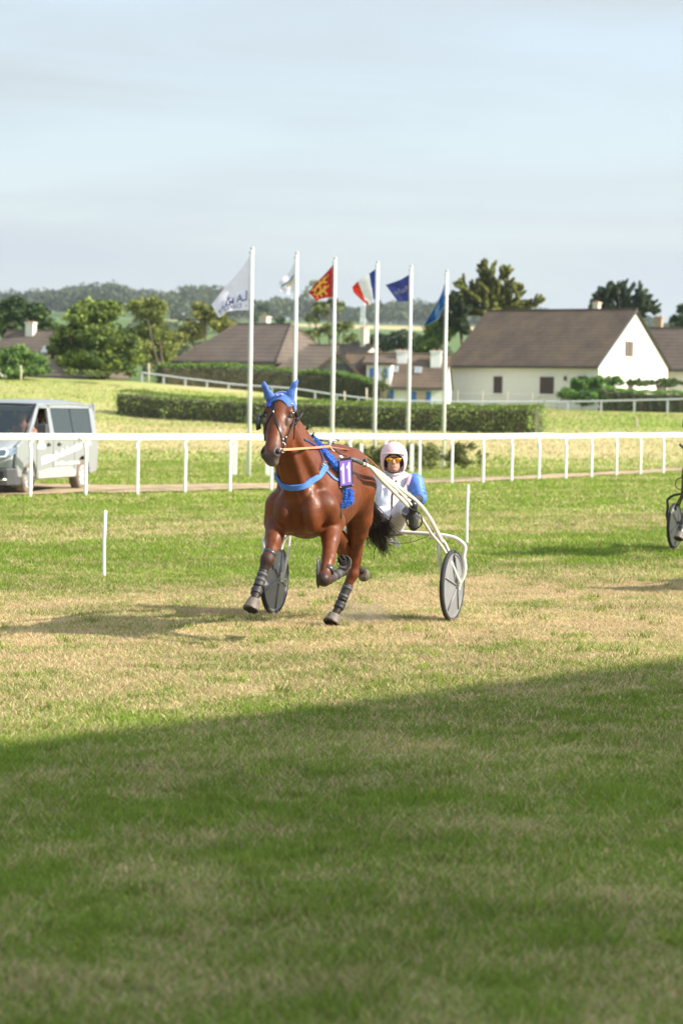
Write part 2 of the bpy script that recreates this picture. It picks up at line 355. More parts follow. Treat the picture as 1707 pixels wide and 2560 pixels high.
BM_ = mat('grass_blade', rough=.7, var=.05, attr='Col', trans=.35, spec=.25)
tag(mesh('grass', np.vstack(Vs), np.vstack(Fs), BM_, col=np.vstack(Cs)), 'short mown racecourse grass, patches of green and straw', 'grass', kind='stuff')
sets = Vs = Fs = Cs = None

# ------------------------------------------------------------------ grandstand off the frame whose roof shades the foreground
e0 = np.array([-1.9, 13.55]); ed = np.array([.652, .758]); HH = 13.0
off = HH / math.tan(SUN_EL) * np.array([math.cos(SUN_AZ), -math.sin(SUN_AZ)])
en = np.array([.758, -.652])
gs = empty('grandstand', (*(e0 + off + ed * -2 + en * 8), 0)); tag(gs, 'long pale grandstand whose roof shades the near grass', 'grandstand')
a0 = e0 + off - ed * 22; a1 = e0 + off + ed * 16
mb = MB(); mb.prism([(*a0, HH - .4), (*a1, HH - .4), (*(a1 + en * 9.5), HH + .2), (*(a0 + en * 9.5), HH + .2)], (0, 0, .4)); mb.build('roof', mat('roof_sheet', (.35, .36, .37), .6), gs)
mb = MB(); b0 = a0 + en * 9; b1 = a1 + en * 9; mb.prism([(*b0, 0), (*b1, 0), (*b1, 2.6), (*b0, 2.6)], (*(en * .3), 0)); mb.build('wall', mat('stand_wall', (.5, .49, .46), .9, bump=.2), gs)
for k in range(6):
    c = a0 + ed * (1.5 + k * 7) + en * 8.6; mb = MB(); mb.tube([(*c, 0), (*c, HH - .2)], .12); mb.build('post', WHITE, gs)
for k in range(6):
    c0 = a0 + en * (3.4 + k * .8); c1 = a1 + en * (3.4 + k * .8); mb = MB(); mb.prism([(*c0, 0), (*c1, 0), (*c1, .45 * (k + 1)), (*c0, .45 * (k + 1))], (*(en * .795), 0)); mb.build('step', mat('concrete', (.42, .41, .39), .9, bump=.3), gs)

# ------------------------------------------------------------------ white running rail, its posts and the stakes
RT = 1.29
zr = np.array([gz(RX[i], RY[i]) for i in range(len(RX))])
railp = spline(np.stack([RX, RY, zr + RT - .075], 1), 90)
nt_ = np.gradient(railp, axis=0); nt_ /= np.linalg.norm(nt_, axis=1)[:, None]
nrm = np.stack([nt_[:, 1], -nt_[:, 0], 0 * nt_[:, 0]], 1)
rail = empty('running_rail', (RX[3], RY[3], 0)); tag(rail, 'long white plastic running rail on curved posts beside the track', 'rail')
RM = mat('white_plastic', (.84, .84, .82), .35, var=.03)
mb = MB()
n = 14; V = []; F = []
for i, p in enumerate(railp):
    for k in range(n):
        an = 2 * math.pi * k / n; V.append(p + nrm[i] * .055 * math.cos(an) + np.array([0, 0, .075 * math.copysign(abs(math.sin(an)) ** .7, math.sin(an))]))
F = [(i * n + k, i * n + (k + 1) % n, (i + 1) * n + (k + 1) % n, (i + 1) * n + k) for i in range(len(railp) - 1) for k in range(n)]
mb.add(V, F); mb.build('top_rail', RM, rail, smooth=True)
for i in range(1, len(RX), 3):
    t = railp[min(int(i / (len(RX) - 1) * 90) + 1, 90)] - railp[int(i / (len(RX) - 1) * 90)]; t /= np.linalg.norm(t); c = railp[int(i / (len(RX) - 1) * 90)]; mb = MB(); mb.tube([c - t * .09, c + t * .09], .079, 14, squash=.78); mb.build('rail_joint', mat('joint_plastic', (.66, .67, .66), .5), rail, smooth=True)
for i in range(len(RX)):
    j = min(max(i, 1), len(RX) - 2); t = np.array([RX[j + 1] - RX[j - 1], RY[j + 1] - RY[j - 1], 0]); t /= np.linalg.norm(t); nr = np.array([t[1], -t[0], 0])
    b = np.array([RX[i], RY[i], zr[i]]); top = b + np.array([0, 0, RT - .12])
    mb = MB(); lean = nr * .0
    mb.tube(spline([b - [0, 0, .15], b + [0, 0, .6], b + [0, 0, RT - .34], b + [0, 0, RT - .22] - nr * .03, top - nr * .0 + t * .05], 16), .037, 10); mb.build('post', RM, rail, smooth=True)
STK = mat('stake_plastic', (.83, .83, .82), .4, var=.03)
for (px, py, ty, lab) in [(261, 1443, 1275, 'thin white marker stake standing alone on the left of the track'), (1166, 1362, 1212, 'thin white marker stake right behind the cream cart wheel')]:
    Y = FPX * 1.95 / (py - 1000 - px * .01755); b = P(px, py, Y); H = P(px, ty, Y)[2]
    mb = MB(); mb.tube([(b[0], b[1], -.1), (b[0] - .006, b[1], .4), (b[0] + .004, b[1], H - .01), (b[0] + .004, b[1], H)], [.02, .02, .02, .012], 10)
    tag(mb.build('marker_stake', STK, auto=40), lab, 'stake', 'white stakes inside the track')
# low white boards standing behind the rail
for i, (px, Y, ty, w, lab) in enumerate([(589, 65.5, 1101, .13, 'short white board post right behind the rail beside the tallest flagpole'), (672, 66, 1112, .13, 'short white board post behind the horse chin'),
        (1031, 72, 1112, .12, 'white board post in the scrub right of the driver helmet'), (905, 69, 1112, .10, 'white board post in the scrub left of the driver helmet')]):
    b = PG(px, Y); H = P(px, ty, Y)[2]; mb = MB(); mb.box((b[0], b[1], b[2] + (H - b[2]) / 2 - .05), (w, .05, H - b[2] + .1)); mb.box((b[0], b[1] - .003, H + .01), (w * .8, .045, .04))
    tag(mb.build('board_post', WHITE, bevel=.01), lab, 'post', 'white board posts behind the rail')
for (px, py, h) in [(127, 990, .75), (1592, 1054, .45)]:
    Y = 125; b = PG(px, Y); mb = MB(); mb.box((b[0], b[1], b[2] + h / 2), (.12, .12, h)); mb.box((b[0], b[1], b[2] + h + .02), (.09, .09, .05))
    tag(mb.build('wooden_marker', mat('bleached_wood', (.55, .47, .34), .9), bevel=.01), 'small bleached wooden marker on the grass ' + ('above the silver van' if px < 800 else 'near the right edge'), 'marker')

# ------------------------------------------------------------------ flagpoles and flags
POLE = mat('pole_paint', (.78, .78, .76), .4, var=.03)
def cloth(name, c=None, fn=None):
    m = mat(name, c or (1, 1, 1), .8, var=.04, attr='Col' if fn else None, trans=.4); return m
tops = [(631, 620), (742.5, 632), (838, 645.6), (944, 655), (1028, 665), (1117, 677)]
plab = ['tallest leftmost white flagpole carrying the large white flag', 'second white flagpole from the left with a pale white flag', 'white flagpole carrying the red flag', 'white flagpole carrying the blue white and red tricolour',
        'white flagpole carrying the violet blue flag', 'rightmost white flagpole carrying the narrow bright blue flag']
PY = [65, 67.8, 70.6, 73.4, 76.2, 79]
for i, ((px, py), lab) in enumerate(zip(tops, plab)):
    Y = PY[i]; t = P(px, py, Y); zb = gz(t[0], Y); e = empty('flagpole', (t[0], Y, zb)); tag(e, lab, 'flagpole', 'flagpoles in a row beyond the rail')
    mb = MB(); mb.tube([(t[0], Y, zb - .1), (t[0], Y, zb + 3), (t[0], Y, t[2] - .03)], [.056, .05, .04], 12); mb.build('pole', POLE, e, smooth=True)
    mb = MB(); mb.tube([(t[0] - .09, Y - .02, zb + 1.2), (t[0] - .075, Y - .02, (t[2] + zb) / 2), (t[0] - .065, Y - .02, t[2] - .12)], .006, 4); mb.build('halyard', mat('grey_rope', (.4, .4, .38), .8), e)
    mb = MB(); mb.ell((t[0], Y, t[2] - .01), (.055, .055, .045), 6); mb.box((t[0] - .06, Y, t[2] - .12), (.05, .03, .04)); mb.build('finial', mat('grey_cap', (.45, .45, .44), .5), e, smooth=True)
    mb = MB(); mb.box((t[0] - .03, Y + .09, zb + .3), (.12, .1, .62)); mb.build('base_bracket', WHITE, e, bevel=.01)
def flag(i, outline_top, outline_bot, n_u, n_v, colfn, lab, name='flag', amp=.05, seed=0, matn='flag_cloth', depth=1.0):
    "outline_top/bot: photo points from the pole outwards for the upper and lower edge"
    Y = PY[i]; tp = spline([P(x, y, Y) for x, y in outline_top], n_u); bt = spline([P(x, y, Y) for x, y in outline_bot], n_u)
    V = []; C = []
    for a in range(n_u + 1):
        for b in range(n_v + 1):
            u, v = a / n_u, b / n_v; p = tp[a] * (1 - v) + bt[a] * v
            p = p + np.array([0, 1, 0]) * (amp * u ** .5 * math.sin(9 * u + 3.0 * v + seed) + amp * .6 * math.sin(5 * v * math.pi + 6 * u + seed) * u ** .5 + depth * .35 * u)
            V.append(p); C.append(colfn(u, v))
    F = [(a * (n_v + 1) + b, (a + 1) * (n_v + 1) + b, (a + 1) * (n_v + 1) + b + 1, a * (n_v + 1) + b + 1) for a in range(n_u) for b in range(n_v)]
    o = mesh(name, V, F, cloth(matn, fn=1), None, True, col=np.array(C)); tag(o, lab, 'flag', 'flags flying on the poles')
    def surf(u, v, lift=0):
        a = min(max(u, 0), 1) * n_u; i0 = min(int(a), n_u - 1); ta = a - i0
        b = min(max(v, 0), 1) * n_v; j0 = min(int(b), n_v - 1); tb = b - j0
        g = lambda i_, j_: np.array(V[i_ * (n_v + 1) + j_])
        p = (g(i0, j0) * (1 - ta) + g(i0 + 1, j0) * ta) * (1 - tb) + (g(i0, j0 + 1) * (1 - ta) + g(i0 + 1, j0 + 1) * ta) * tb
        return p - np.array([0, lift, 0])
    return o, surf
def text_verts(txt, shear=0, off=0):
    c = bpy.data.curves.new('lettering', 'FONT'); c.body = txt; c.size = 1; c.shear = shear; c.offset = off; c.resolution_u = 2
    o = bpy.data.objects.new('lettering', c); COL.objects.link(o); bpy.context.view_layer.update()
    dg = bpy.context.evaluated_depsgraph_get(); me = o.evaluated_get(dg).to_mesh()
    bm = bmesh.new(); bm.from_mesh(me); o.evaluated_get(dg).to_mesh_clear()
    bmesh.ops.triangulate(bm, faces=bm.faces); V = np.array([v.co[:] for v in bm.verts]); F = [tuple(v.index for v in f.verts) for f in bm.faces]; bm.free()
    bpy.data.objects.remove(o); bpy.data.curves.remove(c); V[:, 0] -= V[:, 0].min(); return V, F
def lettering(name, txt, fn, m, parent, shear=0, width=1, height=1, off=0):
    V, F = text_verts(txt, shear, off); w = V[:, 0].max(); V[:, 0] *= width / w; V[:, 1] *= height / .7
    return mesh(name, [fn(x, y) for x, y, z in V], F, m, parent)
# 1 white departmental flag seen from the back, lettering mirrored
wc = np.array([.80, .77, .98]); NAVY = mat('flag_navy', (.03, .07, .26), .8)
o, sf = flag(0, [(625, 640), (592, 684), (558, 722), (527, 760)], [(624, 775), (590, 776), (568, 778), (546, 794)], 30, 16, lambda u, v: wc, 'large white flag with mirrored blue lettering on the leftmost pole', amp=.07)
lettering('lettering', 'LA MAN', lambda x, y: sf(.06 + x, .80 - y, .02 + .05), NAVY, o, width=.86, height=.19, off=.012)
lettering('lettering', '- DEPART', lambda x, y: sf(.06 + x, .945 - y, .02 + .05), NAVY, o, width=.88, height=.11)
mb = MB()
for k in range(7):
    a = k * .22; mb.add([sf(.66 + .05 * k * .35, .58 - .03 * k, .06), sf(.68 + .05 * k * .35, .585 - .03 * k, .06), sf(.78, .60 - .035 * k, .06), sf(.77, .595 - .035 * k, .06)], [(0, 1, 2, 3)])
mb.add([sf(.50, .55, .06), sf(.58, .50, .06), sf(.68, .58, .06), sf(.66, .62, .06)], [(0, 1, 2, 3)]); mb.add([sf(.58, .40, .06), sf(.60, .40, .06), sf(.62, .56, .06), sf(.59, .56, .06)], [(0, 1, 2, 3)])
mb.build('emblem', NAVY, o)
o, sf = flag(1, [(737, 656), (722, 680), (708, 692), (697, 704)], [(736, 727), (724, 736), (712, 734), (700, 727)], 20, 12,
    lambda u, v: np.array([.74, .74, .90]), 'small pale white flag with a blue and yellow arc emblem', seed=1)
for (y0, c, nm) in [(.36, (.10, .22, .42), 'emblem'), (.50, (.75, .52, .10), 'emblem')]:
    mb = MB()
    for k in range(12):
        u = .06 + .07 * k; d = .10 * math.sin(u * 2.8)
        if nm and y0 > .4 and k > 6: continue
        mb.add([sf(u, y0 - d * .4 + .12 * u, .04), sf(u + .075, y0 - d * .4 + .12 * u, .04), sf(u + .075, y0 + .11 - d * .4 + .12 * u, .04), sf(u, y0 + .11 - d * .4 + .12 * u, .04)], [(0, 1, 2, 3)])
    mb.build(nm, mat('flag_ink%d' % int(y0 * 100), c, .8), o)
RED = np.array([.42, .018, .022])
o, sf = flag(2, [(834, 660), (812, 685), (790, 706), (771, 729)], [(833, 743), (815, 744), (800, 747), (791, 751)], 24, 14, lambda u, v: RED, 'red flag with two golden heraldic beasts on the third pole', seed=2)
GOLD = mat('flag_gold', (.75, .46, .06), .8)
mb = MB()
def blob(pts):
    mb.add([sf(u, v, .06) for u, v in pts], [tuple(range(len(pts)))])
for dy, sc in ((.02, .75), (.36, 1.0)):   # body, head, mane, raised paw, legs, tail
    T = lambda pts: [(.30 + (u) * .62, dy + v * .62 * sc) for u, v in pts]
    blob(T([(.08, .36), (.45, .30), (.80, .38), (.86, .58), (.5, .62), (.10, .56)])); blob(T([(.02, .22), (.16, .16), (.24, .34), (.10, .46), (-.04, .36)]))
    blob(T([(.10, .5), (.22, .55), (.02, .86), (-.10, .84)])); blob(T([(.02, .34), (.08, .44), (-.16, .40), (-.20, .28)])); blob(T([(.42, .56), (.54, .58), (.44, .9), (.32, .9)]))
    blob(T([(.70, .5), (.84, .5), (.90, .9), (.74, .92)])); blob(T([(.78, .40), (.92, .10), (1.02, .12), (.88, .46)])); blob(T([(.34, .34), (.46, .34), (.44, .06), (.34, .08)]))
mb.build('emblem', GOLD, o)
BL, WT, RD = np.array([.022, .05, .30]), np.array([.76, .76, .80]), np.array([.60, .035, .02])
flag(3, [(939, 672), (922, 684), (897, 700), (880, 717)], [(938, 747), (932, 750), (920, 762), (884, 730)], 36, 14,
     lambda u, v: BL if u < .31 + .02 * math.sin(6 * v) else (WT if u < .70 - .08 * (v > .8) else RD), 'blue white and red tricolour flag on the fourth pole', seed=3, amp=.04)
o, sf = flag(4, [(1023, 686), (1004, 697), (985, 704), (964, 711)], [(1022, 752), (1012, 753), (1003, 753), (995, 753)], 24, 14,
    lambda u, v: np.array([.035, .045, .22]), 'violet blue flag with faint pale lettering on the fifth pole', seed=4)
INK = mat('flag_pale_ink', (.30, .32, .45), .8)
lettering('lettering', 'lele', lambda x, y: sf(.16 + x, .62 - y, .05), INK, o, width=.72, height=.26)
mb = MB(); mb.add([sf(.07, .42, .05), sf(.19, .40, .05), sf(.19, .50, .05), sf(.07, .52, .05)], [(0, 1, 2, 3)]); mb.build('emblem', mat('flag_coral', (.5, .12, .14), .8), o)
o, sf = flag(5, [(1112, 704), (1104, 732), (1088, 765), (1062, 811)], [(1109, 768), (1102, 780), (1094, 798), (1066, 813)], 30, 14,
    lambda u, v: np.array([.010, .085, .30]) if v < .93 else np.array([.5, .55, .6]), 'narrow furled bright blue flag with thin white stripes on the last pole', seed=5, amp=.08)
mb = MB()
for k in range(4):
    u = .50 + .055 * k
    mb.add([sf(u, .12, .09), sf(u + .018, .12, .09), sf(u + .05, .80, .09), sf(u + .032, .80, .09)], [(0, 1, 2, 3)])
mb.build('emblem', mat('flag_stripe', (.35, .5, .65), .8), o)
# ------------------------------------------------------------------ foliage
def leaf_quads(C, size, rg, up=.3):
    n = len(C); a = rg.normal(size=(n, 3)); a /= np.linalg.norm(a, axis=1)[:, None]; b = np.cross(a, rg.normal(size=(n, 3))); b /= np.linalg.norm(b, axis=1)[:, None]
    s = size * (.6 + .8 * rg.random(n))[:, None]
    V = np.stack([C - a * s * .5, C + b * s * .32, C + a * s * .5, C - b * s * .32], 1).reshape(-1, 3)
    return V, np.arange(n * 4).reshape(n, 4)
def crown_points(blobs, n, rg, sub=22, subr=.34, solid=.25):
    P_, T_ = [], []
    w = np.array([b[1][0] * b[1][2] for b in blobs]); w = w / w.sum()
    for (c, r), ww in zip(blobs, w):
        c = np.array(c); r = np.array(r); m = max(int(n * ww), 40)
        d = rg.normal(size=(sub, 3)); d /= np.linalg.norm(d, axis=1)[:, None]; d[:, 2] = np.where(rg.random(sub) < .75, np.abs(d[:, 2]), d[:, 2]) - .08
        cc = c + d * r * (.55 + .4 * rg.random((sub, 1))); sr = r.min() * subr * (.6 + .8 * rg.random(sub)); tone = rg.random(sub)
        k = rg.integers(0, sub, m); dd = rg.normal(size=(m, 3)); dd /= np.linalg.norm(dd, axis=1)[:, None]
        p = cc[k] + dd * (sr[k] * (.35 + .85 * rg.random(m)))[:, None] * np.array([1, 1, .8]); t = tone[k]
        q = int(m * solid); p[:q] = c + dd[:q] * r * (rg.random(q) ** .4 * .8)[:, None]; t[:q] = .3
        P_.append(p); T_.append(t)
    return np.vstack(P_), np.concatenate(T_)
def leaf_mat(name): return mat(name, rough=.65, var=.1, scale=2, attr='Col', trans=.25, spec=.3)
LEAF = leaf_mat('leaf_green')
BARK = mat('bark', (.13, .10, .075), .95, var=.3, bump=.5)
def plant(name, blobs, n, size, c1, c2, lab, cat, group=None, trunk=None, seed=1, sub=22, subr=.34, solid=.25, crown='crown'):
    "blobs: (centre, radii) in metres; trunk: list of polylines with radii"
    rg = np.random.default_rng(seed); pts, tone = crown_points(blobs, n, rg, sub, subr, solid); V, F = leaf_quads(pts, size, rg)
    t = np.clip(tone + rg.normal(size=len(tone)) * .22, 0, 1)[:, None]; c = np.array(c1) * (1 - t) + np.array(c2) * t; c = c * (.8 + .4 * rg.random((len(c), 1))) * 1.7
    col = np.repeat(c, 4, 0)
    if trunk:
        b = trunk[0][0][0]; e = empty(name, b); tag(e, lab, cat, group); mesh(crown, V, F, LEAF, e, col=col)
        mb = MB()
        for pts_, r0_, r1_ in trunk: sp = spline(pts_, 10) if len(pts_) > 2 else np.array(pts_); mb.tube(sp, np.linspace(r0_, r1_, len(sp)), 7)
        mb.build('trunk', BARK, e, smooth=True); return e
    o = mesh(name, V, F, LEAF, col=col); return tag(o, lab, cat, group)
def B(px, py, Y, rx, rz, ry=None):
    "blob seen at a photo point with radii in photo pixels"
    k = Y / FPX; return (P(px, py, Y), (rx * k, (ry or rx) * k, rz * k))
def trunk_to(px, Y, tops, r=.22, lean=0):
    b = PG(px, Y); b = b - [0, 0, .3]; o = []
    for j, (tx, ty) in enumerate(tops):
        t = P(tx, ty, Y + (j % 3 - 1) * .6); m = (b + t) / 2 + np.array([(.25 if j else 0) * (1 if tx > px else -1) * .3, 0, -.2]); o.append(([b + np.array([.05 * j, 0, 0]), m, t], r if j == 0 else r * .7, r * .25))
    return o
OL1, OL2 = (.025, .045, .012), (.17, .20, .045)
plant('pine_tree', [B(232, 800, 160, 70, 55), B(180, 850, 160, 58, 45), B(290, 860, 159, 62, 52), B(240, 900, 158, 75, 38), B(150, 880, 160, 34, 25), B(330, 885, 160, 34, 32), B(210, 780, 161, 40, 30), B(275, 780, 160, 40, 32), B(245, 850, 158, 60, 50), B(325, 900, 159, 36, 28), B(200, 905, 158, 60, 34), B(280, 915, 158, 60, 26)],
      26000, .24, (.028, .05, .012), (.16, .20, .035), 'large rounded maritime pine on the left, in front of the brown roofs', 'tree', 'trees behind the grass bank', trunk_to(243, 160, [(240, 840), (190, 870), (290, 870)], .3), 11, sub=34, subr=.30)
plant('evergreen_tree', [B(30, 790, 190, 60, 50), B(-30, 800, 190, 50, 50), B(85, 800, 192, 45, 40), B(40, 760, 190, 30, 25), B(120, 825, 190, 30, 30), B(60, 840, 190, 70, 30)], 12000, .28, (.012, .026, .010), (.06, .10, .022),
      'dark evergreen tree filling the left edge above the red brown roof', 'tree', 'trees behind the grass bank', trunk_to(30, 190, [(30, 800)], .3), 12)
plant('birch_tree', [B(372, 790, 176, 42, 45), B(345, 770, 176, 28, 28), B(400, 770, 176, 22, 20), B(385, 840, 176, 50, 40), B(350, 880, 175, 40, 45), B(410, 880, 176, 40, 34), B(385, 755, 176, 18, 16)], 11000, .22, (.045, .065, .014), (.22, .24, .06),
      'leafy yellow green birch with a pale leaning trunk beside the pine', 'tree', 'trees behind the grass bank', trunk_to(415, 174, [(400, 850), (370, 800)], .16), 13)
plant('broadleaf_tree', [B(520, 790, 195, 38, 30), B(480, 830, 195, 36, 30), B(550, 810, 195, 32, 26), B(440, 850, 194, 38, 24), B(500, 770, 195, 22, 18), B(570, 830, 196, 26, 20)], 9000, .26, (.045, .06, .014), (.26, .26, .08),
      'yellowish broadleaf tree left of the hipped roof, below the large white flag', 'tree', 'trees behind the grass bank', trunk_to(510, 195, [(515, 800), (480, 830)], .22), 14)
plant('leafy_shrub', [B(30, 905, 152, 45, 36), B(85, 910, 152, 40, 30), B(-20, 900, 152, 40, 36), B(55, 885, 152, 36, 22), B(30, 930, 151.5, 70, 22), B(95, 928, 151.5, 40, 18)], 14000, .16, (.035, .07, .018), (.16, .25, .06), 'bright green bush on the bank at the left edge', 'bush', None, None, 15)
plant('low_shrub', [B(240, 935, 151, 50, 10), B(180, 930, 151, 24, 10), B(330, 935, 150, 20, 9)], 2500, .14, (.04, .06, .016), (.15, .18, .05), 'low dry scrub along the foot of the large pine', 'bush', None, None, 16)
plant('sparse_tree', [B(800, 775, 230, 26, 24), B(845, 770, 230, 22, 26), B(780, 800, 230, 20, 20), B(860, 820, 230, 26, 22), B(820, 830, 230, 40, 22), B(770, 840, 229, 26, 20), B(880, 850, 229, 26, 18), B(830, 755, 230, 14, 12)], 6500, .30, (.04, .055, .02), (.18, .20, .06),
      'tall thin tree with open clumps behind the red flag pole', 'tree', 'trees behind the grass bank', trunk_to(830, 230, [(820, 780), (850, 780), (790, 810), (862, 830)], .2), 17, sub=14, subr=.30, solid=.05)
plant('bare_tree', [B(785, 710, 260, 20, 14), B(768, 730, 260, 14, 12), B(800, 728, 260, 12, 14)], 500, .22, (.12, .14, .09), (.2, .22, .14), 'almost leafless wispy treetop against the sky left of the red flag', 'tree', 'trees behind the grass bank', trunk_to(790, 260, [(785, 715), (770, 728), (800, 730)], .06), 18, sub=10, solid=.6)
plant('cedar_tree', [B(960, 860, 200, 55, 20), B(900, 870, 200, 40, 18), B(1010, 850, 200, 46, 26), B(950, 845, 200, 36, 12), B(1050, 868, 200, 34, 22)], 12000, .26, (.010, .022, .014), (.10, .14, .075),
      'low spreading dark cedar behind the cottage with blue shutters', 'tree', 'trees behind the grass bank', trunk_to(960, 200, [(960, 870)], .3), 19)
plant('broadleaf_tree', [B(1098, 830, 185, 36, 38), B(1075, 860, 185, 34, 30), B(1120, 815, 185, 34, 30)], 8000, .24, (.04, .075, .02), (.14, .20, .045), 'green broadleaf tree against the left end of the big white house', 'tree', 'trees behind the grass bank', trunk_to(1095, 185, [(1095, 840)], .2), 20)
plant('dark_tree', [B(1695, 810, 190, 26, 26), B(1710, 780, 190, 20, 24), B(1720, 850, 190, 36, 44), B(1708, 800, 190, 26, 16)], 5000, .28, (.012, .028, .014), (.05, .085, .03), 'dark conifer cut by the right edge beside the brown roof', 'tree', 'trees behind the grass bank', trunk_to(1712, 190, [(1712, 820)], .25), 21)
plant('broadleaf_tree', [B(640, 795, 320, 20, 14), B(700, 800, 330, 16, 10), B(660, 770, 600, 20, 14)], 1800, .4, (.03, .05, .03), (.08, .11, .05), 'small round distant tree over the hipped roof ridge', 'tree', 'trees behind the grass bank', None, 22)
def cypress(name, limbs, Y, n, lab, seed, c1, c2):
    "wind-swept conifer: spiky foliage sleeves along each limb (photo polylines)"
    rg = np.random.default_rng(seed); V = []; C = []; base = None; trs = []
    for poly, r0_, r1_ in list(limbs):
        c_ = spline([(x, y, 0) for x, y in poly], 20)
        for k in range(24):
            i = rg.integers(3, 20); g_ = c_[i] - c_[i - 1]; g_ = g_ / (np.linalg.norm(g_) + 1e-6); sg = rg.choice([-1, 1]); d_ = g_ * .75 + np.array([-g_[1], g_[0], 0]) * sg * rg.uniform(.4, .9) + np.array([0, -.35, 0]); l_ = (r0_ * (1 - i / 20) + r1_) * rg.uniform(.8, 1.7)
            limbs = limbs + [([tuple(c_[i][:2]), tuple((c_[i] + d_ * l_ * .6)[:2]), tuple((c_[i] + d_ * l_)[:2])], r0_ * .20, 1.5)]
    for poly, r0_, r1_ in limbs:
        pts = spline([P(x, y, Y + rg.normal() * .8) for x, y in poly], 14); trs.append((pts, .14, .04)); L_ = np.linalg.norm(np.diff(pts, axis=0), axis=1).sum()
        m = int(1.5 * n * L_ * (r0_ + r1_)); t = rg.random(m); i = np.minimum((t * 14).astype(int), 13); f = (t * 14 - i)[:, None]
        c = pts[i] * (1 - f) + pts[i + 1] * f; r = (np.where(r0_ > 12, r0_ * .30, r0_ * .6) * (1 - t) + r1_ * .6 * t) * Y / FPX; nn = fbm(t * 9, t * 0 + seed + len(V), 4, 2) * 1.3 + .25
        d = rg.normal(size=(m, 3)); d /= np.linalg.norm(d, axis=1)[:, None]; axd = (pts[-1] - pts[0]); axd = axd / np.linalg.norm(axd); V.append(c + d * (r * nn * rg.random(m) ** .4)[:, None] + axd * (rg.random(m) ** 3 * r * 2.2)[:, None]); C.append(np.clip(rg.normal(size=m) * .3 + .25 + .6 * (d @ SUND * .4 + .3), 0, 1))  # sunlight put into the leaf tone: paler on the side facing the sun
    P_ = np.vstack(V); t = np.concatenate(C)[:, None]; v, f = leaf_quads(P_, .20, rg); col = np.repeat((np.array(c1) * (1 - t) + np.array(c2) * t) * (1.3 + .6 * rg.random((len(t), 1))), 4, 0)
    b = PG(limbs[0][0][0][0], Y); e = empty(name, b); tag(e, lab, 'tree', 'trees behind the grass bank'); mesh('crown', v, f, LEAF, e, col=col); mb = MB(); mb.tube([b - np.array([0, 0, .3]), (b + trs[0][0][4]) / 2, trs[0][0][6]], [.3, .2, .06], 8)
    for p_, a_, b_ in trs[:10]: mb.tube(p_, np.linspace(a_, b_, len(p_)), 6)
    mb.build('trunk', BARK, e, smooth=True)
YG1, YG2 = (.04, .05, .015), (.26, .27, .06)
cypress('cypress_tree', [([(1240, 800), (1235, 740), (1222, 690), (1205, 660)], 34, 7), ([(1240, 790), (1262, 730), (1266, 690), (1268, 672)], 22, 5), ([(1240, 790), (1190, 745), (1160, 725), (1148, 712)], 26, 7), ([(1240, 790), (1290, 750), (1290, 715)], 26, 7),
    ([(1240, 800), (1180, 770), (1130, 742)], 24, 6), ([(1250, 800), (1310, 772), (1340, 758), (1354, 748)], 14, 5), ([(1235, 790), (1200, 750), (1185, 715)], 28, 8), ([(1240, 790), (1215, 770), (1250, 735)], 34, 20), ([(1240, 800), (1175, 765), (1150, 775)], 26, 10)], 186, 34,
    'spiky yellow green cypress rising behind the big house roof', 31, YG1, YG2)
cypress('cypress_tree', [([(1170, 830), (1150, 790), (1132, 760), (1122, 745)], 28, 6), ([(1170, 830), (1140, 800), (1112, 795)], 26, 14), ([(1165, 830), (1150, 800), (1165, 775)], 26, 14)], 184, 34, 'dark drooping cypress between the last flagpole and the house roof', 32, (.012, .025, .012), (.06, .085, .03))
cypress('cypress_tree', [([(1540, 810), (1550, 760), (1545, 722)], 40, 12), ([(1550, 800), (1505, 765), (1480, 758)], 26, 7), ([(1550, 790), (1520, 755), (1512, 730)], 26, 10), ([(1550, 790), (1595, 765), (1600, 740)], 28, 12), ([(1550, 800), (1610, 770), (1638, 782)], 26, 9), ([(1555, 795), (1580, 770), (1620, 760)], 30, 12), ([(1550, 800), (1500, 775), (1482, 770)], 24, 9)], 205, 34,
    'dark grey green conifer behind the chimney of the big house', 33, (.015, .03, .02), (.09, .12, .06))
# scrub behind the rail
SC1, SC2 = (.055, .06, .02), (.19, .21, .075)
plant('scrub_bush', [B(930, 1140, 72, 32, 30), B(975, 1135, 72, 34, 34), B(885, 1128, 72, 32, 26), B(905, 1155, 72, 40, 22), B(960, 1160, 72, 44, 20), B(1040, 1138, 73, 32, 36), B(1080, 1140, 74, 30, 34), B(1010, 1155, 73, 34, 24), B(1065, 1162, 73, 44, 16)], 17000, .06, SC1, SC2, 'dry olive scrub bush behind the rail beside the driver helmet', 'bush', None, None, 41, sub=26, subr=.3)
plant('scrub_bush', [B(1143, 1142, 76, 24, 30), B(1150, 1120, 76, 18, 18), B(1178, 1118, 76, 13, 13), B(1160, 1158, 76, 26, 16), B(1125, 1150, 76, 18, 24)], 5200, .055, SC1, SC2, 'small thin scrub bush at the right end of the scrub behind the rail', 'bush', None, None, 42, sub=18)
plant('scrub_bush', [B(1198, 1138, 77, 13, 14), B(1212, 1140, 77, 9, 9), B(1200, 1158, 77, 9, 14)], 700, .05, SC1, SC2, 'wispy twig of scrub beyond the white rail post right of the stake', 'bush', None, None, 43, sub=8)

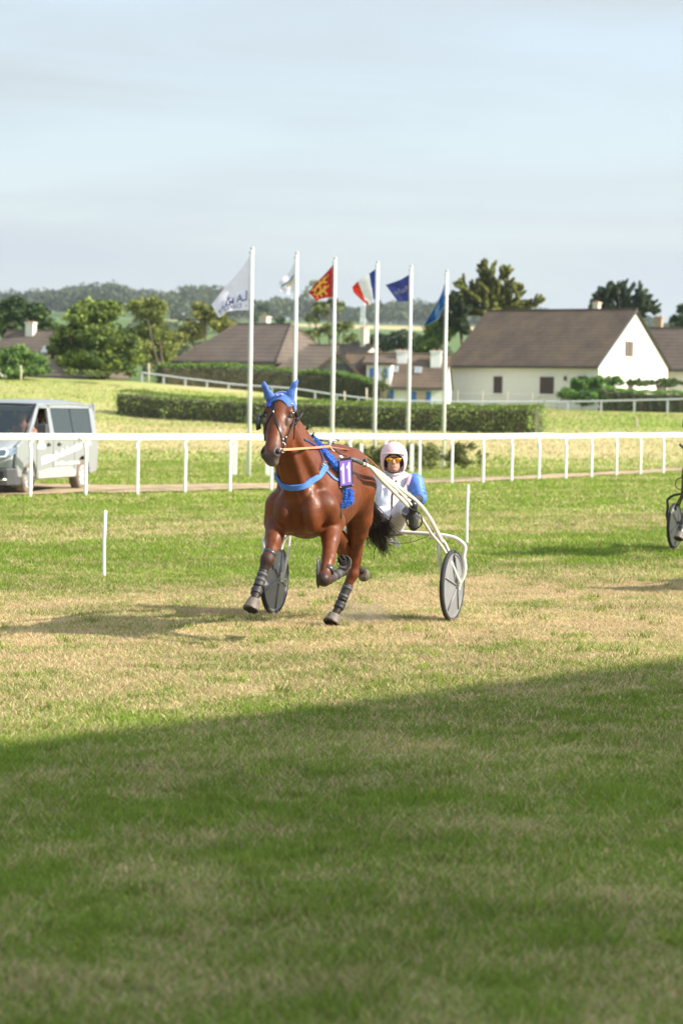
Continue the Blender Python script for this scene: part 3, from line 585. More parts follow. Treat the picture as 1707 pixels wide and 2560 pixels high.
# ------------------------------------------------------------------ hedges
CORE = mat('twigs_dark', (.07, .065, .035), .95, var=.4, scale=4)
def hedge(name, line, wdt, hts, n, size, c1, c2, lab, topc=None, seed=5, group=None, drop=0):
    "line: ground points (x, y); hts: height above ground at each point"
    rg = np.random.default_rng(seed); m = 40; L_ = spline(np.array([(x, y, 0) for x, y in line]), m)[:, :2]; hh = np.interp(np.linspace(0, 1, m + 1), np.linspace(0, 1, len(hts)), hts)
    T = np.gradient(L_, axis=0); T /= np.linalg.norm(T, axis=1)[:, None]; Nn = np.stack([T[:, 1], -T[:, 0]], 1)
    z0 = ground_z(L_[:, 0], L_[:, 1]) - drop; V = []
    for i in range(m + 1):
        for (s, q) in ((-.36, 0), (-.37, .8), (-.28, .88), (.28, .88), (.37, .8), (.36, 0)):
            V.append((*(L_[i] + Nn[i] * wdt * s * (.98 + .04 * math.sin(i * 1.7 + q))), z0[i] - .1 + (hh[i] + .06) * q))
    F = [(i * 6 + k, (i + 1) * 6 + k, (i + 1) * 6 + k + 1, i * 6 + k + 1) for i in range(m) for k in range(5)] + [(0, 1, 2, 3, 4, 5), tuple(range(m * 6, m * 6 + 6))[::-1]]
    nV = len(V); t = rg.random(n) * m; i = np.minimum(t.astype(int), m - 1); f = (t - i)[:, None]; c = L_[i] * (1 - f) + L_[i + 1] * f; hz = hh[i] * (1 - f[:, 0]) + hh[i + 1] * f[:, 0]; zz = z0[i] * (1 - f[:, 0]) + z0[i + 1] * f[:, 0]
    side = rg.random(n); q = rg.random(n); s = np.where(side < .5, -.5, np.where(side < .62, .5, rg.random(n) - .5)); q = np.where(side < .62, q, 1.0)
    ends = rg.random(n) < .04; e = rg.random(n) < .5; c = np.where(ends[:, None], np.where(e[:, None], L_[0], L_[-1]), c); s = np.where(ends, rg.random(n) - .5, s); q = np.where(ends, rg.random(n), q)
    lump = fbm(t * .9, q * 3, seed, 3)
    p = np.stack([c[:, 0] + Nn[i, 0] * wdt * s, c[:, 1] + Nn[i, 1] * wdt * s, zz + hz * q * (1 + (lump - .5) * .16) - .10 * (np.abs(s) * 2) ** 6 * (q > .9)], 1) + rg.normal(size=(n, 3)) * size * .35 + np.concatenate([Nn[i] * ((lump - .5) * .35 * np.sign(s))[:, None], np.zeros((n, 1))], 1)
    v, fq = leaf_quads(p, size, rg); tn = np.clip(lump * 1.3 - .2 + rg.normal(size=n) * .2, 0, 1)[:, None]; col = (np.array(c1) * (1 - tn) + np.array(c2) * tn) * 1.65
    if topc is not None: k = (q > .93)[:, None]; col = np.where(k, np.array(topc) * (.6 + .7 * rg.random((n, 1))), col)
    brown = (fbm(t * .5 + 50, q * 1.5, seed + 9, 2) > .62)[:, None]; col = np.where(brown & (q < .85)[:, None], col * .5 + np.array([.10, .075, .045]) * .5, col)
    o = mesh(name, np.vstack([np.array(V), v]), F + [tuple(r) for r in (fq + nV).tolist()], CORE, mats=[CORE, LEAF], fm=[0] * len(F) + [1] * len(fq), col=np.vstack([np.tile([.06, .06, .03], (nV, 1)), np.repeat(col, 4, 0)]))
    return tag(o, lab, 'hedge', group)
def HP(px, Y): q = PG(px, Y); return (q[0], q[1])
hedge('clipped_hedge', [HP(314, 131.5), HP(600, 127), HP(900, 123), HP(1150, 120), HP(1346, 118.5)], 1.9, [1.28, 1.26, 1.32, 1.32, 1.34], 34000, .095, (.06, .092, .02), (.34, .44, .12), 'long clipped hedge crossing the meadow behind the flagpoles', (.17, .24, .045), 51)
hedge('boundary_hedge', [HP(398, 160), HP(560, 161), HP(760, 161), HP(880, 160), HP(958, 159)], 1.6, [1.5, 1.75, 2.0, 2.1, 1.6], 26000, .12, (.028, .034, .014), (.085, .095, .035), 'long dark hedge in front of the hipped roof house', (.15, .24, .05), 52, drop=.2)
hedge('garden_hedge', [HP(1500, 160.5), HP(1600, 160.5), HP(1740, 160)], 2.2, [1.55, 1.35, 1.35], 9000, .12, (.018, .032, .010), (.05, .075, .02), 'low garden hedge with a bright flat top at the right edge', (.16, .30, .05), 53)
plant('garden_shrub', [B(1450, 968, 161, 34, 28), B(1420, 990, 160, 30, 22), B(1490, 960, 161, 30, 24), B(1530, 955, 162, 34, 16), B(1470, 995, 160, 50, 26)], 11000, .14, (.020, .045, .012), (.11, .20, .035), 'dark green garden shrubs under the gable of the big house', 'bush', None, None, 54)
plant('garden_shrub', [B(1600, 958, 164, 50, 12), B(1665, 958, 164, 44, 13)], 5000, .14, (.02, .04, .012), (.10, .15, .035), 'row of shrubs between the garden hedge and the far gable', 'bush', None, None, 55)
plant('low_shrub', [B(935, 1004, 154, 26, 6), B(880, 1012, 152, 20, 4)], 900, .10, (.08, .11, .03), (.28, .30, .08), 'tuft of pale long grass by the end of the dark hedge', 'bush', None, None, 56)

# ------------------------------------------------------------------ grey far rail and garden fence
GREY = mat('weathered_grey', (.40, .42, .43), .7, var=.12)
FR = [(352, 929), (400, 935), (450, 942), (500, 948), (600, 960), (680, 965), (742, 970), (800, 979), (859, 987), (910, 993), (960, 998), (1130, 1002), (1400, 1002), (1560, 999), (1760, 994)]
fr = empty('far_rail', PG(900, 155)); tag(fr, 'weathered grey post and rail barrier in front of the houses', 'rail')
pts = spline([P(x, y, 155) for x, y in FR], 120); mb = MB(); mb.tube(pts - [0, 0, .06], .055, 8); mb.build('top_rail', GREY, fr, smooth=True)
px = 356
while px < 1745:
    py = np.interp(px, [q[0] for q in FR], [q[1] for q in FR]); t = P(px, py, 155); z = gz(t[0], 155); mb = MB(); mb.box((t[0], 155.02, (t[2] - .1 + z - .2) / 2), (.13, .09, t[2] - .1 - z + .2)); mb.build('post', GREY, fr); px += 54 if px < 1000 else 83
gf = empty('garden_fence', PG(1250, 162)); tag(gf, 'thin post and wire garden fence along the big white house', 'fence')
for px in range(1143, 1500, 62):
    b = PG(px, 162); mb = MB(); mb.tube([b - [0, 0, .2], b + [0, 0, 1.15]], .035, 6); mb.build('post', mat('bleached_wood', (.55, .47, .34), .9), gf)
for k in (.5, .95):
    mb = MB(); mb.tube([PG(px, 162) + [0, 0, k] for px in range(1143, 1500, 62)], .012, 4); mb.build('wire', GREY, gf)
for (px, py) in [(371, 908), (52, 913), (860, 978), (915, 970)]:
    Y = 158 if px > 300 else 150; b = PG(px, Y); t = P(px, py, Y)[2]; mb = MB(); mb.tube([b - [0, 0, .2], (b[0] + .02, Y, (b[2] + t) / 2), (b[0], Y, t)], [.07, .06, .055], 7)
    tag(mb.build('fence_post', mat('bleached_wood', (.55, .47, .34), .9), smooth=True), {371: 'lone wooden post at the left end of the grey far rail', 52: 'lone wooden post in the bright bush at the left edge', 860: 'wooden post by the dark hedge, nearest the red flag pole', 915: 'taller wooden post by the dark hedge, left of the tricolour pole'}[px], 'post')

# ------------------------------------------------------------------ houses
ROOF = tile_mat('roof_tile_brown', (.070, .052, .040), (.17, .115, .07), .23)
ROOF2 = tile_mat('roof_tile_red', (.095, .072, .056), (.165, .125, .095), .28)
REND = mat('white_render', (.70, .685, .63), .9, var=.05, bump=.15, bscale=20)
REND2 = mat('cream_render', (.60, .56, .46), .9, var=.05, bump=.15, bscale=20)
WOODB = mat('brown_shutter', (.055, .032, .028), .7, var=.2); BLUE = mat('blue_shutter', (.045, .17, .50), .6, var=.1); TRIM = mat('roof_trim', (.06, .06, .065), .7)
def house(name, lab, K, ang, La, Lb, zb, ze, zr, wall, roof, hip=None, wins=(), chim=(), over=.35, thick=.14, skyl=(), cat='house'):
    "K: near corner (x, y); A runs left and back along the eaves, B right and back; ridge parallel to A"
    A = np.array([-math.cos(ang), math.sin(ang), 0]); Bv = np.array([math.sin(ang), math.cos(ang), 0]); O = np.array([K[0], K[1], 0.])
    e = empty(name, (K[0], K[1], zb)); tag(e, lab, cat)
    q = lambda a, b, z: O + A * a + Bv * b + np.array([0, 0, z])
    g0, g1 = (0, La) if hip is None else hip
    mb = MB(); V = [q(0, 0, zb), q(La, 0, zb), q(La, Lb, zb), q(0, Lb, zb), q(0, 0, ze), q(La, 0, ze), q(La, Lb, ze), q(0, Lb, ze)]; F = [(0, 1, 5, 4), (2, 3, 7, 6)]
    if hip is None: V += [q(0, Lb / 2, zr - .08), q(La, Lb / 2, zr - .08)]; F += [(1, 2, 6, 9, 5), (3, 0, 4, 8, 7)]
    else: F += [(1, 2, 6, 5), (3, 0, 4, 7)]
    mb.add(V, F); mb.build('wall', wall, e)
    s = (zr - ze) / (Lb / 2); zo = ze - s * over; o = over; ob = o
    if hip is None: R1, R2 = q(-o * .4, Lb / 2, zr), q(La + o * .4, Lb / 2, zr); c = [q(-o * .4, -ob, zo), q(La + o * .4, -ob, zo), q(La + o * .4, Lb + ob, zo), q(-o * .4, Lb + ob, zo)]; pol = [[c[0], c[1], R2, R1], [c[2], c[3], R1, R2]]
    else: R1, R2 = q(g0, Lb / 2, zr), q(g1, Lb / 2, zr); c = [q(-o, -ob, zo), q(La + o, -ob, zo), q(La + o, Lb + ob, zo), q(-o, Lb + ob, zo)]; pol = [[c[0], c[1], R2, R1], [c[2], c[3], R1, R2], [c[3], c[0], R1], [c[1], c[2], R2]]
    V = []; F = []
    for p in pol: F.append(tuple(range(len(V), len(V) + len(p)))); V += [x + np.array([0, 0, thick]) for x in p]
    for p in pol: F.append(tuple(range(len(V), len(V) + len(p)))[::-1]); V += list(p)
    for p in pol:
        for i in range(len(p)):
            a_, b_ = p[i], p[(i + 1) % len(p)]; F.append(tuple(range(len(V), len(V) + 4))); V += [a_, b_, b_ + [0, 0, thick], a_ + [0, 0, thick]]
    rf = mesh('roof', V, F, roof, e)
    mb = MB(); mb.tube([R1 + [0, 0, thick], R2 + [0, 0, thick]], .09, 6)
    if hip is not None:
        for a_, b_ in ((c[0], R1), (c[3], R1), (c[1], R2), (c[2], R2)): mb.tube([a_ + [0, 0, thick], b_ + [0, 0, thick]], .07, 6)
    mb.build('ridge_tiles', roof, rf)
    mb = MB(); mb.tube([c[0] + [0, 0, .02] - Bv * .06, c[1] + [0, 0, .02] - Bv * .06], .07, 6); mb.build('gutter', TRIM, e)
    for (w, t, z, ww, hh, m, nm) in wins:
        ax, nv, org = (A, -Bv, q(t, 0, z)) if w == 'A' else (Bv, -A * -1 * -1, q(0, t, z))
        nv = -Bv if w == 'A' else -A
        Rm = np.stack([ax, nv, np.array([0, 0, 1.])], 1)
        mb = MB(); mb.box(org + nv * .03, (ww, .08, hh), Rm); pn = mb.build(nm, m, e)
        mb = MB(); mb.box(org + nv * .05 - np.array([0, 0, hh / 2 + .05]), (ww + .24, .18, .08), Rm); mb.build('sill', REND, pn); mb = MB(); mb.box(org + nv * .05 + np.array([0, 0, hh / 2 + .03]), (ww + .08, .12, .05), Rm); mb.build('lintel', REND, pn)
        if nm == 'shutter_pair':
            mb = MB(); mb.box(org + nv * .075, (.03, .02, hh), Rm); mb.build('gap', BLACK, pn)
    for (ta, tb, w, d, zt, m) in chim:
        b = q(ta, tb, 0); Rm = np.stack([A, Bv, np.array([0, 0, 1.])], 1); z0 = ze + .2
        mb = MB(); mb.box(b + [0, 0, (z0 + zt) / 2], (w, d, zt - z0), Rm); mb.box(b + [0, 0, zt + .04], (w + .12, d + .12, .10), Rm); ch = mb.build('chimney', m, rf)
        mb = MB()
        for k in (-.25, .25): mb.tube([b + A * w * k + [0, 0, zt + .05], b + A * w * k + [0, 0, zt + .2]], [.08, .07], 8)
        mb.build('chimney_pot', mat('terracotta', (.35, .13, .07), .8), ch)
    for (t, sv, w, h) in skyl:
        nrm_ = np.cross(A, np.array([0, 0, 1.])); up = (R1 - c[0]); up = up - A * up.dot(A); up /= np.linalg.norm(up); nn = np.cross(up, A); nn = nn if nn[2] > 0 else -nn
        c0 = q(t, 0, ze) + up * sv + nn * (thick + .05); mb = MB(); mb.box(c0, (w, h, .08), np.stack([A, up, nn], 1)); fr_ = mb.build('roof_window', mat('zinc', (.45, .46, .47), .4, metal=.3), rf)
        mb = MB(); mb.box(c0 + nn * .05, (w * .75, h * .8, .02), np.stack([A, up, nn], 1)); mb.build('pane', mat('sky_pane', (.25, .28, .3), .1), fr_)
    return e, q, A, Bv
Y1 = 165.0; K1 = ((1488 - 853.5) / FPX * Y1, Y1)
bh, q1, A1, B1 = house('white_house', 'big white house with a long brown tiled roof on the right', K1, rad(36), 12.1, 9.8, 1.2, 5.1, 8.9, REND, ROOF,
    wins=[('A', 4.07, 3.62, 1.08, 1.18, WOODB, 'shutter_pair'), ('A', 8.06, 3.62, .68, 1.18, WOODB, 'shutter_pair'), ('A', 2.6, 4.1, .2, .3, BLACK, 'vent'), ('A', 1.3, 4.0, .62, .55, WOODB, 'window'), ('B', 4.1, 6.25, 1.05, 1.05, mat('faded_shutter', (.12, .088, .072), .8), 'shutter_pair'),
          ('B', 1.6, 3.6, .9, .7, WOODB, 'window'), ('B', 4.4, 3.4, .6, .8, WOODB, 'window'), ('B', 8.9, 3.4, 1.4, .9, WOODB, 'window')],
    chim=[(3.5, 5.6, .42, .42, 9.5, REND2)])
mb = MB(); zt = [q1(0, -.35, 5.1 - .2), q1(0, 4.9, 8.94), q1(0, 10.15, 4.9)]
for a_, b_ in ((0, 1), (1, 2)): mb.tube([zt[a_] - A1 * .16, zt[b_] - A1 * .16], .08, 4)
mb.build('barge_board', TRIM, bh)
house('brown_roof_house', 'house behind the big gable with a plain brown roof', ((1712 - 853.5) / FPX * 176, 176), rad(24), 5.2, 6.5, 1.2, 5.2, 8.0, REND, ROOF2, chim=[(3.4, 3.6, .55, .55, 8.9, mat('ochre_pot', (.36, .27, .17), .9))],
      wins=[('A', 2.2, 3.4, .9, .9, WOODB, 'window')])
house('hipped_roof_house', 'cream house with a large brown hipped roof left of centre', ((680 - 853.5) / FPX * 172, 172), rad(30), 7.93, 8.5, 2.0, 5.15, 7.7, REND2, ROOF2, hip=(1.25, 5.9), over=.45,
      wins=[('A', 2.6, 4.4, .85, 1.0, mat('pale_shutter', (.42, .47, .52), .6), 'shutter_pair'), ('A', 4.7, 4.4, .85, 1.0, mat('pale_shutter', (.42, .47, .52), .6), 'shutter_pair'), ('A', 6.8, 4.6, .4, .6, WOODB, 'window')], chim=[(4.1, 5.2, .65, .6, 8.35, REND2)])
house('lean_roof_house', 'low outbuilding with a sloping brown roof joining the hipped house', ((800 - 853.5) / FPX * 168, 168), rad(12), 3.1, 6.0, 2.0, 4.3, 6.05, REND2, ROOF2, hip=(-.4, 1.7), over=.4)
Yc = 163.0
ck, qc, Ac, Bc = house('white_cottage', 'white cottage with blue shutters, skylights and two stout white chimneys', ((1104 - 853.5) / FPX * Yc, Yc), rad(7), 6.9, 6.0, .6, 3.40, 5.45, mat('lime_white', (.78, .78, .76), .9, var=.03), ROOF,
    wins=[('A', 1.05, 2.4, .34, 1.25, BLUE, 'shutter'), ('A', 2.05, 2.4, .34, 1.25, BLUE, 'shutter'), ('A', 1.55, 2.4, .6, 1.2, mat('pinkish_door', (.5, .38, .3), .6), 'door'), ('A', 3.6 , 2.4, .0001, .0001, BLUE, 'hinge'), ('A', 3.55, 2.5, .3, 1.2, BLUE, 'shutter')],
    chim=[(3.1, 2.3, .72, .6, 5.72, mat('lime_white', (.78, .78, .76), .9)), (.75, 2.0, .7, .7, 5.72, mat('lime_white', (.78, .78, .76), .9))], skyl=[(3.5, 1.7, .5, .75), (1.9, 1.6, .5, .75)])
# flat dormer of the cottage
dm = empty('dormer', qc(4.35, .2, 4.5), ck)
mb = MB(); mb.prism([qc(3.6, -.25, 3.35), qc(5.25, -.25, 3.35), qc(5.25, -.25, 4.75), qc(3.6, -.25, 4.75)], Bc * 2.4); d_ = mb.build('dormer', mat('lime_white', (.78, .78, .76), .9), ck)
bpy.data.objects.remove(dm)
mb = MB(); mb.prism([qc(3.4, -.55, 4.78), qc(5.5, -.55, 4.78), qc(5.6, 2.6, 5.3), qc(3.4, 2.6, 5.2)], (0, 0, .14)); mb.build('dormer_roof', ROOF, d_)
for t, m, w in ((4.85, BLUE, .36), (3.98, BLUE, .36), (4.42, mat('lace_curtain', (.7, .7, .72), .8), .42)):
    mb = MB(); mb.box(qc(t, -.28, 4.22), (w, .06, .62), np.stack([Ac, -Bc, np.array([0, 0, 1.])], 1)); mb.build('shutter' if m is BLUE else 'window', m, d_)
# steep cross gable left of the dormer
Yg = 161.5; ge = empty('gable_house', PG(846, Yg)); tag(ge, 'small grey green gable with dark barge boards left of the cottage dormer', 'house')
g3 = [P(792, 930, Yg), P(846, 888, Yg), P(900, 946, Yg)]
zlo = 1.6; pk = g3[1]; mb = MB(); mb.prism([(g3[0][0], Yg, zlo), (g3[2][0], Yg, zlo), (g3[2][0], Yg, g3[2][2]), (pk[0], Yg, pk[2]), (g3[0][0], Yg, g3[0][2])], (0, 6, 0)); mb.build('wall', mat('grey_green_render', (.36, .36, .29), .9, var=.1), ge)
for a_, b_ in ((pk, g3[0]), (pk, g3[2])):
    d = (b_ - a_) * 1.06; nn = np.array([d[2], 0, -d[0]]); nn /= np.linalg.norm(nn); nn = nn if nn[2] > 0 else -nn
    mb = MB(); mb.prism([a_ - [0, .4, 0], a_ + d - [0, .4, 0], a_ + d - [0, .4, 0] + nn * .22, a_ - [0, .4, 0] + nn * .22], (0, 6.4, 0)); mb.build('roof', ROOF, ge)
mb = MB(); w_ = P(862, 926, Yg - .06); mb.box(w_, (1.4, .06, .9)); mb.build('window', mat('shade_glass', (.08, .09, .09), .2), ge)
house('small_gable_house', 'small distant house with a cream gable and tall chimney', ((880 - 853.5) / FPX * 195, 195), rad(58), 6, 3.6, 2.5, 5.35, 6.85, REND, ROOF2, chim=[(1.4, 1.8, .55, .5, 8.3, REND2)])
house('left_house', 'brown roofed house with a white chimney behind the bank at the left', ((128 - 853.5) / FPX * 182, 182), rad(20), 6.0, 8.5, 2.5, 4.2, 7.2, REND2, ROOF2, chim=[(3.9, 3.9, .65, .6, 7.9, REND)], skyl=[(1.6, 2.6, .7, .9)])
house('white_gable_house', 'house cut by the left edge, only its white gable corner showing', ((-135 - 853.5) / FPX * 170, 170), rad(60), 6.0, 4.6, 2.5, 5.1, 6.4, REND, ROOF2)
house('low_tiled_house', 'low house with a dull brown roof half hidden behind the pine', ((235 - 853.5) / FPX * 176, 176), rad(15), 5.2, 6, 2.8, 3.9, 6.0, REND, ROOF2, hip=(.3, 3.6))
# mast
Ym = 420; b = PG(906, Ym); t = P(906, 700, Ym); me_ = empty('telecom_mast', b); tag(me_, 'pale slender telecom mast behind the tricolour flag', 'mast')
mb = MB(); mb.tube([b - [0, 0, 1], (b[0], Ym, t[2])], [.22, .12], 8); mb.build('pole', mat('mast_paint', (.6, .62, .63), .5), me_, smooth=True)
for (py, h, w) in ((785, 2.6, .9), (750, 1.0, .5), (803, .9, 1.6)):
    c = P(906, py, Ym); mb = MB()
    for k in range(3): a_ = k * 2.09; mb.box(c + np.array([math.cos(a_), math.sin(a_), 0]) * w * .36, (.3, .3, h))
    mb.tube([c - [w * .4, 0, 0], c + [w * .4, 0, 0]], .08, 6); mb.build('antenna', mat('mast_paint', (.6, .62, .63), .5), me_)

# ------------------------------------------------------------------ far woodland on the hills
rg = np.random.default_rng(90)
def wood(name, n, y0, y1, pxr, hfun, leaves, size, c1, c2, lab, seed, keep=None):
    rg = np.random.default_rng(seed); px = rg.uniform(*pxr, n); Y = rg.uniform(y0, y1, n)
    if keep is not None: k = keep(px, Y, rg.random(n)); px, Y = px[k], Y[k]
    n = len(px); X = (px - 853.5) / FPX * Y; Z = ground_z(X, Y); h = hfun(px, Y) * (.65 + .55 * rg.random(n)); r = h * (.42 + .2 * rg.random(n)); tone = rg.random(n)
    i = np.repeat(np.arange(n), leaves); d = rg.normal(size=(len(i), 3)); d /= np.linalg.norm(d, axis=1)[:, None]; d[:, 2] = np.abs(d[:, 2]) * 1.0 - .25
    lump = 1 + .35 * (fbm(d[:, 0] * 2.5 + i, d[:, 2] * 2.5 + d[:, 1] * 2.5, seed, 2) - .5)
    p = np.stack([X[i], Y[i], Z[i] + h[i] * .55], 1) + d * np.stack([r[i], r[i], h[i] * .48], 1) * (lump * (.85 + .2 * rg.random(len(i))))[:, None]
    v, f = leaf_quads(p, size, rg); t = np.clip(tone[i] + rg.normal(size=len(i)) * .15, 0, 1)[:, None]; c = np.array(c1) * (1 - t) + np.array(c2) * t
    o = mesh(name, v, f, LEAF, col=np.repeat(c, 4, 0)); tag(o, lab, 'woodland', kind='stuff')
wood('far_woodland', 1500, 1330, 2300, (-700, 2400), lambda px, Y: 15 * (.45 + 1.15 * fbm(px * .011, Y * .001, 97, 2)), 90, 3.0, (.035, .055, .025), (.10, .125, .05), 'hazy wooded hills along the horizon', 91)
wood('near_woodland', 330, 420, 1050, (-500, 900), lambda px, Y: 6.5 + 0 * px, 110, 1.4, (.035, .055, .022), (.12, .14, .05), 'scattered trees and copses on the lower slopes', 92, keep=lambda px, Y, r: (fbm(px * .008, Y * .006, 93, 2) > .5) & ((px < 620) | (Y < 700)))
wood('copse_woodland', 160, 470, 640, (740, 1300), lambda px, Y: 6 + 0 * px, 100, 1.2, (.045, .07, .03), (.16, .18, .07), 'row of trees below the pale stubble field', 94)
# ------------------------------------------------------------------ implicit bodies (smooth unions meshed with surface nets)
class Body:
    def __init__(s): s.p = []
    def cone(s, a, b, ra, rb, k=.03, col=0, sq=None, f=1, sub=False):
        a, b = np.array(a, float), np.array(b, float); R = max(ra, rb) * max(1, f); sqv = None if sq is None else np.array(sq, float)
        def fn(q):
            pa = q - a; ba = b - a; t = np.clip((pa @ ba) / (ba @ ba), 0, 1); d = pa - t[..., None] * ba
            if sqv is not None: c = d @ sqv; d = d + (c * (1 / f - 1))[..., None] * sqv
            r = np.sqrt((d * d).sum(-1)) - (ra + (rb - ra) * t)
            return r * (f if f < 1 else 1)
        s.p.append((fn, np.minimum(a, b) - R, np.maximum(a, b) + R, k, col, sub)); return s
    def chain(s, pts, rs, **kw):
        for i in range(len(pts) - 1): s.cone(pts[i], pts[i + 1], rs[i], rs[i + 1], **kw)
        return s
    def ell(s, c, r, k=.04, col=0, R=None, sub=False):
        c = np.array(c, float); r = np.array(r, float); M_ = np.eye(3) if R is None else np.asarray(R)   # columns = axes
        def fn(q):
            d = (q - c) @ M_; k0 = np.sqrt(((d / r) ** 2).sum(-1)); k1 = np.sqrt(((d / r ** 2) ** 2).sum(-1)) + 1e-9
            return k0 * (k0 - 1) / k1
        m = r.max(); s.p.append((fn, c - m, c + m, k, col, sub)); return s
    def mesh(s, name, h, m, parent=None, cols=None, cut=None, infl=0, only=None):
        pr = [p for p in s.p if only is None or p[4] in only]; lo = np.min([p[1] for p in pr if not p[5]], 0) - .06; hi = np.max([p[2] for p in pr if not p[5]], 0) + .06
        n = np.ceil((hi - lo) / h).astype(int) + 1; D = np.full(n, .5, np.float32); ax = [lo[i] + h * np.arange(n[i]) for i in range(3)]
        for fn, a, b, k, c, sub in pr:
            mg = k + .05 + infl; i0 = np.clip(np.floor((a - mg - lo) / h).astype(int), 0, n - 1); i1 = np.clip(np.ceil((b + mg - lo) / h).astype(int) + 1, 1, n)
            G = np.stack(np.meshgrid(*[ax[i][i0[i]:i1[i]] for i in range(3)], indexing='ij'), -1); d = fn(G).astype(np.float32) - (0 if sub else infl); sl = tuple(slice(i0[i], i1[i]) for i in range(3)); e = D[sl]
            if sub: t = np.clip(.5 - .5 * (e + d) / k, 0, 1); D[sl] = e * (1 - t) - d * t + k * t * (1 - t)
            else: t = np.clip(.5 + .5 * (e - d) / k, 0, 1); D[sl] = e * (1 - t) + d * t - k * t * (1 - t)
        if cut is not None:
            G = np.stack(np.meshgrid(*ax, indexing='ij'), -1); D = np.maximum(D, cut(G).astype(np.float32)); del G
        I = D < 0; c8 = sum(I[i:n[0] - 1 + i, j:n[1] - 1 + j, l:n[2] - 1 + l].astype(np.int8) for i in (0, 1) for j in (0, 1) for l in (0, 1))
        act = (c8 > 0) & (c8 < 8); A = np.argwhere(act); idx = np.full(act.shape, -1, np.int32); idx[act] = np.arange(len(A))
        pos = np.zeros((len(A), 3)); cnt = np.zeros(len(A)); C = [(i, j, l) for i in (0, 1) for j in (0, 1) for l in (0, 1)]
        for a_ in range(8):
            for b_ in range(a_ + 1, 8):
                ca, cb = np.array(C[a_]), np.array(C[b_])
                if abs(ca - cb).sum() != 1: continue
                fa = D[tuple((A + ca).T)]; fb = D[tuple((A + cb).T)]; w = (fa < 0) != (fb < 0); t = fa[w] / (fa[w] - fb[w]); pos[w] += ca + (cb - ca) * t[:, None]; cnt[w] += 1
        V = lo + h * (A + pos / cnt[:, None]); F = []
        for axn in range(3):
            u, v = (axn + 1) % 3, (axn + 2) % 3; s0 = [slice(None)] * 3; s1 = [slice(None)] * 3; s0[axn] = slice(0, -1); s1[axn] = slice(1, None)
            ch = I[tuple(s0)] != I[tuple(s1)]; E = np.argwhere(ch); E = E[(E[:, u] > 0) & (E[:, v] > 0) & (E[:, u] < n[u] - 1) & (E[:, v] < n[v] - 1)]
            du = np.zeros(3, int); du[u] = 1; dv = np.zeros(3, int); dv[v] = 1; q = np.stack([idx[tuple((E - du - dv).T)], idx[tuple((E - dv).T)], idx[tuple(E.T)], idx[tuple((E - du).T)]], 1)
            fl = ~I[tuple(E.T)]; q[fl] = q[fl][:, ::-1]; F.append(q)
        F = np.concatenate(F); F = F[(F >= 0).all(1)]
        col = None
        if cols is not None:
            w = np.zeros(len(V)); col = np.zeros((len(V), 3))
            for fn, a, b, k, c, sub in pr:
                if sub: continue
                nr = ((V > a - .12) & (V < b + .12)).all(1); d = fn(V[nr]); ww = np.exp(-np.clip(d + .01, -.02, .4) / .009) + 1e-9; w[nr] += ww; col[nr] += ww[:, None] * np.array(cols[c])
            col /= w[:, None]
        o = mesh(name, V, F, m, parent, True, col=col); return o
# ------------------------------------------------------------------ the horse
TH = rad(15); HF = np.array([-math.sin(TH), -math.cos(TH), 0]); HL = np.array([math.cos(TH), -math.sin(TH), 0]); HZ = np.array([0, 0, 1.0]); HO = np.array([-.37, 19.7, 0])
def H(s, l, z): return HO - HF * s + HL * l + HZ * z
RH = np.stack([-HF, HL, HZ], 1)
hb = Body(); BAY, DK, MZ, MZ2 = 0, 1, 2, 3
COLS = {BAY: (.128, .031, .0075), DK: (.030, .019, .016), MZ: (.060, .042, .036), MZ2: (.16, .125, .11)}
hb.ell(H(.78, 0, 1.215), (.62, .285, .365), .10, R=RH).ell(H(.32, 0, 1.17), (.32, .23, .31), .10, R=RH).ell(H(1.12, 0, 1.25), (.38, .255, .29), .10, R=RH).ell(H(1.30, 0, 1.33), (.36, .265, .275), .08, R=RH)
hb.cone(H(.38, 0, 1.49), H(.78, 0, 1.52), .085, .09, .10).cone(H(.75, 0, 1.47), H(1.2, 0, 1.49), .12, .12, .08)
for s_ in (-1, 1):
    hb.ell(H(.095, .112 * s_, 1.08), (.13, .095, .17), .025, R=RH).cone(H(.11, .07 * s_, .97), H(.28, .15 * s_, .92), .055, .05, .03)      # breast
    hb.cone(H(.50, .12 * s_, 1.47), H(.15, .168 * s_, 1.15), .065, .086, .035).cone(H(.15, .168 * s_, 1.15), H(.42, .195 * s_, .99), .086, .095, .03).ell(H(.42, .18 * s_, 1.24), (.17, .10, .19), .03, R=RH)
    hb.cone(H(.16, .10 * s_, 1.36), H(.02, .11 * s_, 1.20), .03, .03, .02)
    hb.ell(H(1.22, .13 * s_, 1.42), (.26, .15, .17), .05, R=RH).ell(H(1.48, .12 * s_, 1.28), (.16, .14, .24), .05, R=RH)
hb.ell(H(.32, 0, 1.02), (.26, .20, .17), .04, R=RH)
hb.cone(H(-.075, 0, 1.19), H(-.03, 0, .97), .035, .05, .02, sub=True)
